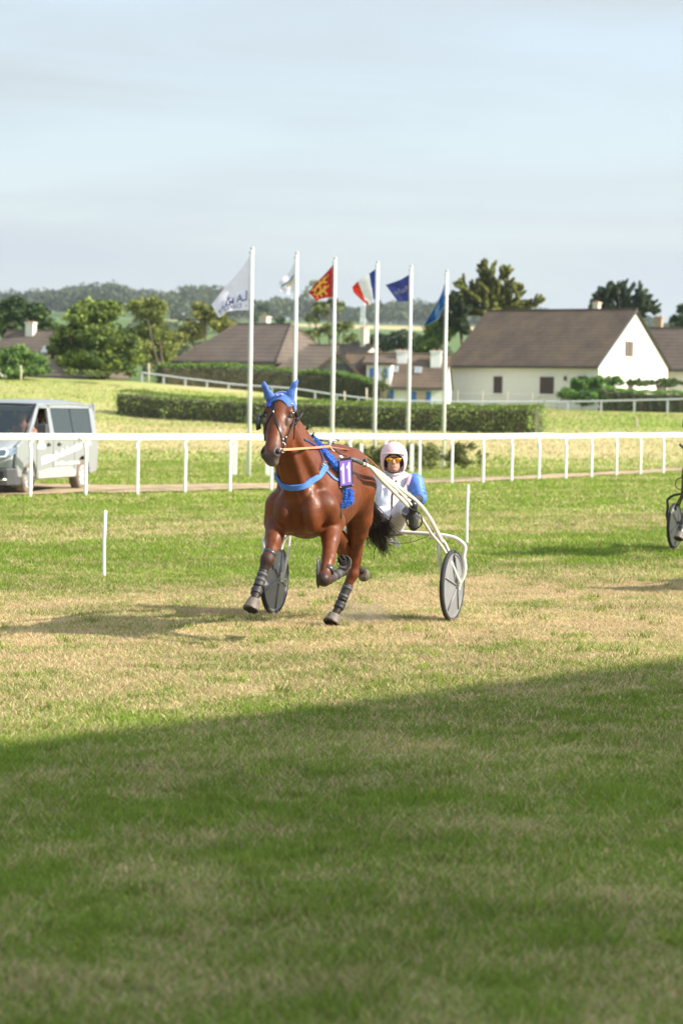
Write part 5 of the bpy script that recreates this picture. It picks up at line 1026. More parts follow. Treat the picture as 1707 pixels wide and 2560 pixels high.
# ------------------------------------------------------------------ the sulky
SM = np.array([.204, 22.25, 0]); SB = -HF; SL = HL
def SU(l, b, z): return SM + SL * l + SB * b + HZ * z
def toS(p): d = np.asarray(p) - SM; return d @ SL, d @ SB, d[2]
def mir(p): l, b, z = toS(p); return SU(-l, b, z)
CREAM = mat('cream_paint', (.70, .66, .54), .35, var=.05, coat=.3); OFFW = mat('offwhite_tube', (.68, .64, .60), .4, var=.08, scale=12); TYRE = mat('tyre_rubber', (.030, .030, .032), .8, bump=.3, bscale=90, var=.2); DISC = mat('grey_disc', (.20, .20, .205), .45, var=.12, scale=7); ALU = mat('dull_alloy', (.42, .43, .45), .35, metal=.8)
WR, TW = .330, .845
def make_sulky(frame, frame2, lab, name='sulky'):
    e = empty(name, SU(0, 0, .33)); tag(e, lab, 'sulky')
    for s_ in (1, -1):
        c = SU(TW * s_, 0, WR); SLw = SL * math.cos(rad(5)) - SB * math.sin(rad(5)); SBw = SB * math.cos(rad(5)) + SL * math.sin(rad(5)); we = empty('wheel', c, e); we.matrix_parent_inverse = e.matrix_world.inverted()
        mb = MB(); mb.lathe([(WR - .035, -.016), (WR - .020, -.024), (WR - .006, -.018), (WR, 0), (WR - .006, .018), (WR - .020, .024), (WR - .035, .016)], c, SLw, 64); mb.build('tyre', TYRE, we, smooth=True)
        mb = MB(); mb.lathe([(WR - .034, -.017), (WR - .046, -.019), (WR - .052, -.010), (.20, -.020), (.05, -.042), (.03, -.045)], c, SLw, 64); mb.lathe([(WR - .034, .017), (WR - .046, .019), (WR - .052, .010), (.20, .020), (.05, .042), (.03, .045)], c, SLw, 64)
        mb.build('disc', DISC, we, auto=30)
        for k in range(5):
            a = 2 * math.pi * k / 5 + .3 * s_; u = SBw * math.cos(a) + HZ * math.sin(a); w = -SBw * math.sin(a) + HZ * math.cos(a)
            mb = MB()
            for sd in (-1, 1):
                p = [c + SLw * sd * .046 + u * .04, c + SLw * sd * .030 + u * .16, c + SLw * sd * .014 + u * .275]; mb.tube(p, [.013, .011, .008], 8, squash=None)
            mb.build('rib', DISC, we, smooth=True)
        mb = MB(); mb.lathe([(.0, -.07), (.022, -.07), (.024, -.05), (.034, -.046), (.034, .046), (.024, .05), (.022, .07), (0, .07)], c, SLw, 20); mb.build('hub', ALU, we, auto=40)
        mb = MB(); vv_ = c + SBw * -.02 + HZ * .245 + SLw * .022 * 1; mb.ell(vv_, (.012, .012, .03), 6); mb.build('valve', BLACK, we, smooth=True)
    zc = .80; px_ = .97
    pr = lambda s_: [SU(.10 * s_, .02, zc + .01), SU(.45 * s_, .02, zc), SU(.70 * s_, .01, zc - .01), SU(.86 * s_, .0, zc - .035), SU(.945 * s_, 0, zc - .09), SU(.958 * s_, 0, .665), SU(.948 * s_, 0, .60), SU(.962 * s_, 0, .50), SU(.95 * s_, 0, .42), SU(.905 * s_, 0, WR)]
    mb = MB(); L_ = spline(pr(-1)[::-1] + pr(1), 90); mb.tube(L_, .0185, 12); mb.build('crossbar', frame2, e, smooth=True)
    for s_ in (1, -1):
        mb = MB(); mb.tube(spline([SU(.62 * s_, .01, zc - .03), SU(.735 * s_, .03, zc - .06), SU(.785 * s_, .05, zc - .14), SU(.80 * s_, .05, .60)], 16), .015, 10); mb.build('fork', frame2, e, smooth=True)
        mb = MB(); mb.tube(spline([SU(.70 * s_, .0, zc - .03), SU(.715 * s_, 0, .60), SU(.735 * s_, -.0, .48), SU(.775 * s_, 0, WR)], 16), .014, 10); mb.build('fork', frame2, e, smooth=True)
        mb = MB(); mb.box(SU(.912 * s_, 0, WR + .02), (.012, .05, .11), np.stack([SL, SB, HZ], 1)); mb.box(SU(.775 * s_, 0, WR + .02), (.012, .05, .09), np.stack([SL, SB, HZ], 1)); mb.tube([SU(.73 * s_, 0, WR), SU(.93 * s_, 0, WR)], .009, 8); mb.build('axle_plate', frame, e)
    G = [(903, 1157, 20.35), (938, 1174, 20.68), (962, 1192, 20.9), (985, 1210, 21.12), (1007, 1227, 21.32), (1033, 1247, 21.5), (1056, 1270, 21.68), (1076, 1300, 21.83), (1092, 1330, 21.95), (1104, 1355, 22.02)]
    R1 = [P(*g) for g in G]
    G2 = [(930, 1172, 20.55), (962, 1198, 20.85), (995, 1226, 21.15), (1022, 1256, 21.4), (1052, 1294, 21.65), (1078, 1334, 21.85), (1103, 1365, 21.93), (1128, 1408, 21.96), (1144, 1444, 21.97), (1150, 1458, 21.98)]
    R2 = [P(*g) for g in G2]
    G3 = [(926, 1168, 20.5), (948, 1194, 20.75), (972, 1218, 20.95), (996, 1242, 21.15), (1019, 1266, 21.35)]
    R3 = [P(*g) for g in G3]
    def other(p, k):
        q = toS(p); l = -q[0]; b = q[1]
        if b < -.7: l = l + (l + .36) * -1 * min(1, (-.7 - b) / 1.0) if l < -.36 else l
        return SU(l, b, q[2])
    for s_ in (1, -1):
        f = (lambda p: p) if s_ > 0 else (lambda p: other(p, 0))
        mb = MB(); mb.tube(spline([f(p) for p in R1], 50), np.linspace(.015, .021, 51), 12); sh = mb.build('shaft', frame, e, smooth=True)
        mb = MB(); mb.tube(spline([f(p) for p in R2], 50), .0125, 10); mb.build('wheel_stay', frame, e, smooth=True)
        mb = MB(); mb.tube(spline([f(p) for p in R3], 20), .0165, 10); mb.build('foot_shaft', frame, e, smooth=True)
        mb = MB(); mb.tube([f(P(875, 1147, 20.2)), f(P(890, 1151, 20.27)), f(P(905, 1158, 20.37))], .019, 12); mb.build('shaft_grip', mat('grip_grey', (.07, .075, .08), .5), sh, smooth=True)
        c_ = f(P(912, 1152, 20.42)); mb = MB(); mb.tube([c_, c_ - [0, 0, .05]], [.018, .012], 8); mb.ell(c_, (.02, .02, .018), 6); mb.build('coupling_knob', BLACK, sh, smooth=True)
        mb = MB(); mb.prism([f(P(*g)) for g in ((985, 1212, 21.1), (1000, 1222, 21.25), (1012, 1240, 21.35), (1000, 1236, 21.3), (990, 1222, 21.2))], (0, .012, 0)); mb.build('gusset', frame, sh)
        # stirrup ring and sprung foot arm
        fc = f(P(1035, 1300, 21.45)); mb = MB(); mb.tube([fc + SL * math.cos(a) * .072 + HZ * math.sin(a) * .080 for a in np.linspace(0, 2 * math.pi, 30)], .007, 6, cap=False); mb.tube([f(R3[-1]), fc + HZ * .08], .008, 6); mb.build('stirrup', BLACK, e, smooth=True)
        mb = MB(); mb.tube(spline([f(P(1050, 1290, 21.75)), f(P(1058, 1302, 21.8)), f(P(1066, 1314, 21.85)), f(P(1075, 1320, 21.9))], 12), .014, 8); ar = mb.build('spring_arm', WHITE, e, smooth=True)
        mb = MB(); mb.tube([f(P(1067, 1318, 21.86)), f(P(1081, 1333, 21.92))], [.018, .015], 8); mb.build('spring_grip', BLACK, ar, smooth=True)
    mb = MB(); mb.tube(spline([P(955, 1352, 22.1), P(985, 1357, 22.1), P(1020, 1357, 22.1), P(1050, 1348, 22.1), P(1073, 1338, 22.0)], 20), .003, 5); mb.build('cable', BLACK, e)
    mb = MB(); mb.ell(P(962, 1332, 22.3), (.19, .14, .035), 12); mb.ell(P(962, 1325, 22.43), (.19, .04, .05), 10); mb.build('seat', mat('seat_vinyl', (.10, .10, .10), .5, var=.2), e, smooth=True)
    for dx in (-.1, .1): c_ = P(962, 1340, 22.28); mb = MB(); mb.tube([c_ + [dx, 0, .0], SU(toS(c_)[0] + dx, .02, zc)], .012, 8); mb.build('seat_stay', frame2, e)
    mb = MB(); c_ = P(980, 1352, 22.2); mb.box(c_, (.09, .05, .05)); mb.box(c_ + [.05, 0, -.035], (.05, .04, .05)); mb.build('clamp', WHITE, e, bevel=.006)
    return e
sulky = make_sulky(CREAM, OFFW, 'cream framed racing sulky with grey disc wheels behind horse 11')

# ------------------------------------------------------------------ the driver
SKIN, WJ, BS, BT, LL = 0, 1, 2, 3, 4
def make_driver():
    hc = P(984, 1152, 22.36); nk = P(985, 1186, 22.44); ch = P(981, 1232, 22.42); wa = P(972, 1280, 22.34); pe = P(962, 1308, 22.26)
    sR, eR, hR = P(1037, 1203, 22.42), P(1051, 1246, 22.34), P(1034, 1250, 22.06); sL_, eL, hL_ = P(932, 1206, 22.58), P(912, 1250, 22.5), P(925, 1256, 22.15)
    hpR, knR, ftR = P(984, 1306, 22.2), P(1012, 1268, 21.86), P(1034, 1300, 21.52); hpL, knL, ftL = P(940, 1306, 22.28), P(885, 1272, 22.0), P(846, 1296, 21.72)
    b = Body()
    # head with a face
    X, Yv = np.array([.995, -.09, 0]), np.array([-.09, -.995, 0]); Yv = np.array([-.03, -1, .08]); Yv /= np.linalg.norm(Yv); X = np.cross(Yv, HZ) * -1; X /= np.linalg.norm(X); X = X if X[0] > 0 else -X; Z = np.cross(X, -Yv); Z = Z if Z[2] > 0 else -Z; RF = np.stack([X, Yv, Z], 1)
    q = lambda x, y, z: hc + X * x + Yv * y + Z * z
    b.ell(q(0, -.015, .035), (.073, .092, .092), .02, SKIN, R=RF).ell(q(0, .03, -.045), (.055, .055, .062), .03, SKIN, R=RF).ell(q(0, .062, -.082), (.024, .022, .018), .02, SKIN, R=RF)
    b.cone(q(0, .080, .012), q(0, .100, -.020), .009, .014, .010, SKIN).cone(q(-.011, .090, -.026), q(.011, .090, -.026), .008, .008, .008, SKIN)
    for s_ in (-1, 1): b.ell(q(.035 * s_, .070, -.012), (.018, .014, .016), .015, SKIN, R=RF).ell(q(.072 * s_, -.01, -.01), (.010, .018, .030), .006, SKIN, R=RF).cone(q(.028 * s_, .078, .036), q(.046 * s_, .070, .034), .008, .008, .01, SKIN)
    b.cone(q(-.020, .082, -.052), q(.020, .082, -.052), .0062, .0062, .006, LL).cone(q(-.016, .080, -.061), q(.016, .080, -.061), .0066, .0066, .006, LL)
    b.cone(q(0, -.02, -.06), nk, .058, .064, .03, SKIN)
    b.cone(nk, ch, .09, .135, .05, WJ, sq=SB, f=.8).cone(ch, wa, .135, .125, .05, WJ, sq=SB, f=.85).cone(wa, pe, .13, .12, .05, WJ)
    b.cone(sL_, sR, .070, .070, .05, WJ)
    for s_, e_, h_ in ((sR, eR, hR), (sL_, eL, hL_)): b.cone(s_, e_, .064, .052, .03, BS).cone(e_, h_, .050, .036, .025, BS)
    for h0, k_, f_ in ((hpR, knR, ftR), (hpL, knL, ftL)): b.cone(h0, k_, .098, .066, .04, WJ).cone(k_, f_ + HZ * .03, .062, .042, .03, BT)
    cols = {SKIN: (.52, .28, .19), WJ: (.60, .58, .64), BS: (.05, .15, .55), BT: (.04, .04, .04), LL: (.38, .15, .12)}
    bodym = mat('driver_skin_and_suit', rough=.6, var=.06, scale=30, attr='Col'); man = b.mesh('person', .0062, bodym, cols=cols)
    tag(man, 'sulky driver in white suit with blue sleeves and pink helmet, gold mirrored sunglasses', 'person')
    SUIT = mat('white_racing_suit', (.66, .65, .72), .6, var=.05, scale=8, bump=.35, bscale=16); BSL = mat('blue_sleeve_cloth', (.075, .19, .56), .55, var=.08, scale=10, bump=.4, bscale=18)
    j = Body(); j.cone(P(985, 1190, 22.44), ch, .100, .142, .05, 0, sq=SB, f=.85).cone(ch, wa, .142, .136, .05, 0, sq=SB, f=.9).cone(wa, P(965, 1296, 22.3), .138, .130, .05, 0).cone(at(sL_, sR, .2), at(sL_, sR, .80), .074, .074, .05, 0)
    rgj = np.random.default_rng(2)
    for k in range(5): a_ = P(955 + k * 15, 1215 + 7 * k, 22.3); j.cone(a_, a_ + np.array([-.02, .0, -.22]), .012, .008, .03, 0)
    jk = j.mesh('jacket', .0075, SUIT, man)
    for s_, e_ in ((sR, eR), (sL_, eL)):
        t = Body(); t.cone(s_ + (e_ - s_) * .02, e_, .079, .060, .04, 0)
        for k in range(3): c_ = at(s_, e_, .35 + .22 * k); t.cone(c_ + np.array([-.05, -.046, -.012]), c_ + np.array([.055, -.04, .02]), .014, .012, .012, 0)
        t.mesh('sleeve', .007, BSL, man)
    t = Body(); t.cone(pe, pe + HZ * .04, .130, .128, .05)
    for h0, k_, f_ in ((hpR, knR, ftR), (hpL, knL, ftL)):
        t.cone(h0, k_, .108, .078, .05).cone(k_, at(k_, f_, .45), .076, .062, .03)
        for q_ in range(4): c_ = at(h0, k_, .25 + .2 * q_); t.cone(c_ + np.array([-.05, -.05, .03]), c_ + np.array([.05, -.06, -.03]), .012, .01, .02)
    t.mesh('trousers', .0075, SUIT, man)
    t = Body(); t.cone(P(957, 1181, 22.40), P(1010, 1183, 22.42), .03, .03, .03); cl = Body(); cl.ell(P(984, 1186, 22.42), (.092, .085, .034), .02, 0); cl.ell(P(984, 1178, 22.42), (.062, .066, .05), .02, 0, sub=True); cl.mesh('collar', .006, SUIT, man)
    mb = MB(); mb.tube([P(979, 1192, 22.30), P(980, 1200, 22.285)], .008, 6); mb.build('neck_scarf', mat('striped_scarf', (.25, .05, .08), .8, var=.5, scale=60), man)
    for (a_, c_, w_) in (((965, 1185), (975, 1188), 'p'), ((992, 1187), (1004, 1184), 'p')):
        mb = MB(); mb.tube([P(*a_, 22.325), P(*c_, 22.315)], .0025, 5); mb.build('collar_piping', mat('navy_piping', (.05, .05, .2), .6), man)
    mb = MB(); c_ = P(989, 1203, 22.262); mb.prism([c_ + [-.012, 0, -.012], c_ + [.012, 0, -.012], c_ + [.003, 0, .018]], (0, .02, 0)); mb.build('chest_badge', BLACK, man)
    mb = MB(); mb.prism([P(1014, 1212, 22.28), P(1022, 1188, 22.32), P(1030, 1188, 22.33), P(1022, 1212, 22.28)], (0, .05, 0)); mb.build('pink_panel', mat('pink_cloth', (.55, .33, .42), .7), man)
    # trouser seam marks
    for a_, c_ in (((937, 1289), (958, 1290)),): mb = MB(); mb.tube([P(*a_, 22.14), P(*c_, 22.13)], .003, 5); mb.build('pocket_edge', BLACK, man)
    # gloves with five curled fingers and boots
    for h_, e_, s_ in ((hR, eR, 1), (hL_, eL, -1)):
        d = h_ - e_; d /= np.linalg.norm(d); g = Body(); up = HZ; sd = np.cross(d, up); sd /= np.linalg.norm(sd); g.cone(at(e_, h_, .35), h_, .047, .040, .02).ell(h_ + d * .035, (.045, .045, .03), .015)
        for k in range(4):
            o = h_ + d * .06 + sd * (-.030 + .020 * k); l1 = (.030, .036, .034, .026)[k]; p1 = o + d * l1; p2 = p1 - up * .028; p3 = p2 - d * .026; g.chain([o, p1, p2, p3], [.0105, .0100, .0092, .0085], k=.004)
        o = h_ + d * .02 + sd * .040 * -s_; g.chain([o, o + d * .030 - sd * .012 * s_ - up * .01, o + d * .05 - up * .03 + sd * .01 * s_], [.013, .011, .009], k=.006)
        g.mesh('glove', .005, mat('black_glove', (.02, .02, .022), .5, var=.2), man)
    for k_, f_, s_ in ((knR, ftR, 1), (knL, ftL, -1)):
        g = Body(); g.cone(at(k_, f_, .42), f_ + HZ * .03, .064, .050, .03).cone(f_ + np.array([.0, .02, -.055]), f_ + np.array([-.012 * s_, -.04, .135]), .046, .044, .02, sq=HL, f=.95)
        bt = g.mesh('boot', .006, mat('black_boot', (.022, .022, .024), .35, var=.2), man)
        mb = MB(); mb.ell(f_ + np.array([0, -.046, .0]), (.043, .018, .088), 10); mb.build('sole', mat('boot_sole', (.05, .05, .048), .6, bump=.4), bt, smooth=True)
    # helmet, straps, glasses
    PK = mat('pink_helmet', (.78, .50, .585), .6, var=.05, scale=40, bump=.25, bscale=60)
    hm = Body(); hm.ell(q(.0, -.018, .050), (.124, .140, .128), .01, 0, R=RF)
    for s_ in (-1, 1): hm.ell(q(.086 * s_, -.03, -.022), (.032, .080, .074), .03, 0, R=RF)
    hm.ell(q(0, .06, -.040), (.092, .15, .112), .012, 0, R=RF, sub=True).ell(q(0, -.01, -.05), (.082, .09, .12), .01, 0, R=RF, sub=True)
    hl = hm.mesh('helmet', .005, PK, man)
    mb = MB(); arc = [q(math.sin(a) * .112, .055 + .078 * math.cos(a) ** 1.0 * .95, .050 + .012 * math.cos(a)) for a in np.linspace(-1.25, 1.25, 22)]; mb.tube(arc, .007, 6); mb.build('peak_trim', mat('helmet_trim', (.70, .68, .60), .5), hl, smooth=True)
    lin = Body(); lin.ell(q(0, -.015, .02), (.097, .112, .105), .01, 0, R=RF).ell(q(0, .10, -.045), (.064, .13, .10), .012, 0, R=RF, sub=True)
    lin.mesh('liner', .006, mat('helmet_liner', (.018, .018, .02), .8), hl)
    mb = MB(); mb.tube(spline([q(.084, .01, -.02), q(.070, .045, -.075), q(.035, .062, -.108), q(0, .062, -.114), q(-.035, .062, -.106), q(-.068, .045, -.075), q(-.082, .01, -.02)], 24), .006, 6); mb.build('chin_strap', BLACK, hl, smooth=True)
    GOLDL = mat('mirror_gold_lens', (.95, .42, .03), .12, metal=.85, var=.35, scale=30)
    for s_ in (-1, 1):
        g = Body(); g.ell(q(.036 * s_, .082, .008), (.034, .012, .024), .005, 0, R=RF); g.mesh('lens', .004, GOLDL, man)
    mb = MB(); mb.tube([q(-.062, .065, .022), q(-.03, .089, .026), q(0, .092, .026), q(.03, .089, .026), q(.062, .065, .022)], .0042, 6); mb.tube([q(.062, .066, .020), q(.082, -.01, .015)], .003, 5); mb.tube([q(-.062, .066, .020), q(-.082, -.01, .015)], .003, 5); mb.build('sunglasses_frame', BLACK, man, smooth=True)
    return man
driver = make_driver()

# ------------------------------------------------------------------ the following team at the right edge and one farther right whose shadow reaches in
def place(objs, piv, dst, dth, labs, swap=None):
    M = Matrix.Translation(Vector(dst)) @ Matrix.Rotation(dth, 4, 'Z') @ Matrix.Translation(-Vector(piv))
    for o, lab in zip(objs, labs):
        c = tree_copy(o, M, None, swap); c['label'] = lab
BLKF = mat('black_frame_paint', (.012, .012, .014), .3, coat=.3); GDISC = mat('pale_disc', (.30, .28, .26), .5, var=.08)
DBAY = mat('dark_brown_coat', (.03, .018, .014), .4, var=.2, bump=.1, coat=.3)
sw = {'cream_paint': BLKF, 'offwhite_tube': BLKF, 'grey_disc': GDISC, 'bay_coat': DBAY, 'blue_hood_cloth': BLACK, 'royal_blue_strap': BLACK, 'pink_helmet': BLACK}
for o in (horse, sulky, driver, rx): o['group'] = {'horse': 'racing horses', 'sulky': 'racing sulkies', 'person': 'drivers in sulkies', 'reins': 'driving reins'}[o.name]
lw = SU(-TW, 0, 0)
place((horse, sulky, driver, rx), lw, (4.74, 34.4, 0), rad(-5.0), ('dark horse at the right edge, only its blinker and bridle in view', 'black framed sulky at the right edge with a pale disc wheel', 'driver of the black sulky, outside the frame at the right edge', 'reins of the dark horse at the right edge'), sw)
place((horse, sulky, driver, rx), lw, (5.75, 28.6, 0), rad(-2), ('dark horse off frame to the right whose shadow crosses the grass', 'black sulky off frame to the right of the marker stake', 'driver off frame to the right, in the nearer black sulky', 'reins of the off frame dark horse'), sw)
# ------------------------------------------------------------------ silver passenger van at the left edge
VH = np.array([-.255, -.967, 0]); VL = np.array([.967, -.255, 0]); VO = np.array([-6.62, 50.25, 0]) - VL * .83
def V_(x, y, z): return VO - VH * x + VL * y + HZ * z
RV = np.stack([-VH, VL, HZ], 1)
van = empty('passenger_van', V_(1.5, 0, 0)); tag(van, 'silver passenger van with white slanted lettering parked behind the rail', 'van')
SILV = mat('silver_paint', (.30, .315, .325), .38, metal=.25, var=.04, coat=.6); MUD = mat('lower_body_dust', (.36, .35, .31), .7, var=.15); PLAS = mat('grey_plastic', (.06, .06, .065), .6, var=.1)
VG = mat('tinted_glass', (.03, .042, .042), .04, spec=.8, alpha=.7, var=0); VG2 = mat('windscreen_glass', (.03, .045, .055), .04, spec=.9, alpha=.45, var=0)
def arc(cx, r, a0, a1, n=12): return [(cx + r * math.cos(rad(a0 + (a1 - a0) * k / n)), .34 + r * math.sin(rad(a0 + (a1 - a0) * k / n))) for k in range(n + 1)]
for s_, nm in ((1, 'side_panel'), (-1, 'side_panel')):
    o = [(-.62, .36)] + arc(0, .41, 178, 2) + [(.45, .30), (2.65, .30)] + arc(3.10, .41, 178, 2) + [(3.55, .36), (3.95, .40), (4.02, .8), (4.0, 1.24), (.5, 1.22), (-.1, 1.20), (-.35, 1.14), (-.66, 1.02), (-.70, .6)]
    mb = MB(); mb.prism([V_(x, .90 * s_, z) for x, z in o], VL * .075 * s_); sp_ = mb.build(nm, SILV, van, bevel=.03)
    mb = MB(); mb.prism([V_(x, .974 * s_, z) for x, z in ((.48, .32), (2.62, .32), (2.66, .44), (2.3, .54), (1.0, .52), (.44, .46))], VL * .012 * s_); mb.build('sill_trim', MUD, sp_, bevel=.008)
mb = MB(); mb.box(V_(1.7, 0, .62), (4.3, 1.72, .56), RV); mb.build('chassis', mat('underbody', (.02, .02, .02), .9), van)
# nose, bonnet, bumper
mb = MB(); sec = [(-.93, .74, .44, .66), (-.90, .84, .44, .84), (-.80, .90, .44, 1.00), (-.62, .935, .46, 1.06), (-.35, .95, .5, 1.16), (-.12, .955, .6, 1.22), (.02, .955, .7, 1.25)]
Vv = []; nn = 13
for x, hw, zb, zt in sec:
    for k in range(nn):
        t = k / (nn - 1) * 2 - 1; y = hw * math.copysign(abs(t) ** .8, t); e = max(0, abs(t) - .72) / .28; Vv.append(V_(x + .16 * abs(t) ** 4, y, zt - .10 * e ** 2))
    for k in range(nn): t = 1 - k / (nn - 1) * 2; Vv.append(V_(x + .16 * abs(t) ** 4, hw * t, zb))
m2 = 2 * nn; mb.add(Vv, [(i * m2 + k, i * m2 + (k + 1) % m2, (i + 1) * m2 + (k + 1) % m2, (i + 1) * m2 + k) for i in range(len(sec) - 1) for k in range(m2)] + [tuple(range(m2))]); mb.build('bonnet', SILV, van, auto=45)
mb = MB(); bp = [(-.955, -.3), (-.955, .3), (-.93, .62), (-.85, .82), (-.70, .965), (-.44, .975), (-.44, -.975), (-.70, -.965), (-.85, -.82), (-.93, -.62)]; mb.prism([V_(x, y, .20) for x, y in bp], HZ * .36); bu = mb.build('bumper', PLAS, van, bevel=.03)
for s_ in (1, -1):
    mb = MB(); mb.box(V_(-.935, .62 * s_, .42), (.06, .34, .16), RV); mb.build('fog_recess', BLACK, bu, bevel=.01)
    mb = MB(); mb.tube([V_(-.97, .40 * s_, .34), V_(-.955, .60 * s_, .30), V_(-.90, .82 * s_, .33)], .018, 6); mb.build('chrome_strip', STEEL, bu, smooth=True)
    mb = MB(); mb.prism([V_(-.915, .42 * s_, .80), V_(-.86, .80 * s_, .78), V_(-.70, .95 * s_, .86), V_(-.66, .955 * s_, .99), V_(-.84, .80 * s_, .95), V_(-.90, .45 * s_, .90)], VH * .02 + VL * .012 * s_); hl_ = mb.build('headlight', mat('headlamp_glass', (.20, .26, .33), .1, metal=.4, coat=1), van)
    mb = MB(); mb.tube([V_(-.955, .42 * s_, .915), V_(-.905, .80 * s_, .955), V_(-.885, .84 * s_, .90), V_(-.90, .80 * s_, .80), V_(-.935, .62 * s_, .785)], .018, 6); mb.build('running_light', mat('lamp_white', (.85, .86, .88), .2, emit=(.25, .25, .27)), hl_, smooth=True)
mb = MB(); mb.box(V_(-.93, 0, .80), (.05, .8, .17), RV); mb.build('grille', PLAS, van, bevel=.01)
# greenhouse
rs = lambda z: .955 - (z - 1.2) * .16
mb = MB(); rf_ = [(.62, 1.83), (.75, 1.91), (1.2, 1.965), (2.6, 1.985), (3.7, 1.95), (3.93, 1.90)]; Vv = []
for x, zt in rf_:
    for k in range(11): t = k / 10 * 2 - 1; Vv.append(V_(x, .865 * t, zt - .07 * abs(t) ** 4))
    for k in range(11): t = 1 - k / 10 * 2; Vv.append(V_(x, .865 * t, zt - .10))
mb.add(Vv, [(i * 22 + k, i * 22 + (k + 1) % 22, (i + 1) * 22 + (k + 1) % 22, (i + 1) * 22 + k) for i in range(len(rf_) - 1) for k in range(22)] + [tuple(range(22)), tuple(range(110, 132))[::-1]]); mb.build('roof', SILV, van, auto=50)
for s_ in (1, -1):
    def quad(x0, x1, x2, x3, z0, z1, th=.06): return [V_(x0, rs(z0) * s_, z0), V_(x1, rs(z0) * s_, z0), V_(x2, rs(z1) * s_, z1), V_(x3, rs(z1) * s_, z1)]
    for q4, th in (((-.05, .10, .84, .66, 1.18, 1.88), .07), ((1.20, 1.44, 1.36, 1.20, 1.18, 1.88), .07), ((3.72, 4.0, 3.93, 3.70, 1.18, 1.90), .07)):
        mb = MB(); mb.prism(quad(*q4), -VL * th * s_); mb.build('pillar', SILV, van, bevel=.015)
    mb = MB(); mb.prism(quad(.60, 3.93, 3.93, .72, 1.79, 1.90), -VL * .07 * s_); mb.build('cant_rail', SILV, van, bevel=.015)
    for x0, x1 in ((1.46, 2.56), (2.60, 3.74)): mb = MB(); mb.prism([p - VL * .02 * s_ for p in quad(x0, x1, x1 - .05, x0 - .05, 1.20, 1.80)], -VL * .012 * s_); mb.build('side_window', VG, van)
    mb = MB(); mb.box(V_(.42, 1.08 * s_, 1.33), (.14, .2, .26), RV); mb.tube([V_(.42, .95 * s_, 1.24), V_(.42, 1.05 * s_, 1.26)], .03, 6); mb.build('wing_mirror', PLAS, van, bevel=.03)
    for x in (1.02, 1.62): mb = MB(); mb.box(V_(x, .988 * s_, 1.02), (.16, .03, .045), RV); mb.ell(V_(x, .985 * s_, 1.03), (.045, .012, .045), 6, R=RV); mb.build('door_handle', BLACK, van)
    for x in (.38, 1.30, 2.55): mb = MB(); mb.box(V_(x, .9762 * s_, .78), (.012, .004, .86), RV); mb.build('door_gap', BLACK, van)
    mb = MB(); mb.box(V_(2.95, .978 * s_, 1.15), (1.1, .01, .03), RV); mb.build('slide_track', BLACK, van)
mb = MB(); mb.prism([V_(-.08, -.86, 1.22), V_(-.08, .86, 1.22), V_(.66, .80, 1.86), V_(.66, -.80, 1.86)], VH * .01 + HZ * .01); ws = mb.build('windscreen', VG2, van)
mb = MB()
for a_, c_ in (((-.10, -.88, 1.215), (-.10, .88, 1.215)), ((-.10, .88, 1.215), (.66, .82, 1.87)), ((.66, .82, 1.87), (.66, -.82, 1.87)), ((.66, -.82, 1.87), (-.10, -.88, 1.215))): mb.tube([V_(*a_), V_(*c_)], .026, 6)
mb.build('windscreen_seal', BLACK, ws, smooth=True)
mb = MB(); mb.box(V_(3.97, 0, 1.15), (.07, 1.8, 1.5), RV); mb.build('tailgate', SILV, van, bevel=.03)
mb = MB(); mb.box(V_(.25, 0, 1.12), (.5, 1.7, .14), RV); mb.build('dashboard', mat('dash_grey', (.08, .085, .08), .8), van, bevel=.04)
for (x, y) in ((.95, .42), (.95, -.42), (1.95, .45), (1.95, -.45), (2.9, .45), (2.9, -.45)):
    mb = MB(); mb.box(V_(x, y, .95), (.5, .48, .16), RV); mb.box(V_(x + .22, y, 1.28), (.13, .48, .62), RV); mb.box(V_(x + .25, y, 1.66), (.09, .26, .18), RV); mb.build('seat', mat('seat_black', (.02, .02, .02), .9), van, bevel=.03)
mb = MB(); mb.tube([V_(.48, .42 + math.cos(a) * .19, 1.27 + math.sin(a) * .17) for a in np.linspace(0, 6.3, 22)], .016, 6, cap=False); mb.build('steering_wheel', BLACK, van, smooth=True)
for x in (0, 3.10):
    for s_ in (1, -1):
        we = empty('wheel', V_(x, .86 * s_, .34), van); we.matrix_parent_inverse = van.matrix_world.inverted(); c = V_(x, .86 * s_, .34)
        mb = MB(); mb.lathe([(.20, .09 * s_), (.24, .105 * s_), (.31, .105 * s_), (.338, .08 * s_), (.34, 0), (.338, -.08 * s_), (.31, -.105 * s_), (.2, -.10 * s_)], c, VL, 36); mb.build('tyre', mat('dusty_tyre', (.16, .13, .10), .9, var=.3), we, smooth=True)
        mb = MB(); mb.lathe([(0, .085 * s_), (.05, .09 * s_), (.07, .075 * s_), (.19, .095 * s_), (.215, .105 * s_), (.225, .085 * s_)], c, VL, 36); hb_ = mb.build('hubcap', mat('silver_plastic', (.60, .61, .62), .35, metal=.2), we, auto=30)
        for k in range(6):
            a = k * math.pi / 3 + .3; mb = MB(); cc = c + (-VH * math.cos(a) + HZ * math.sin(a)) * .145 + VL * .091 * s_; mb.ell(cc, (.045, .006, .018), 6, R=np.stack([-VH * math.cos(a) + HZ * math.sin(a), VL, np.cross(-VH * math.cos(a) + HZ * math.sin(a), VL)], 1)); mb.build('slot', BLACK, hb_)
LETW = mat('white_vinyl', (.80, .81, .82), .5, var=0)
def side(x0, z0, tilt): return lambda x, y: V_(x0 + x * math.cos(tilt) - y * math.sin(tilt) * .5, .9785 + .003, z0 + x * math.sin(tilt) + y)
lettering('lettering', 'Véhicule de location 9 pl.', side(.62, .60, rad(8.0)), LETW, van, shear=.2, width=2.95, height=.16, off=.035)
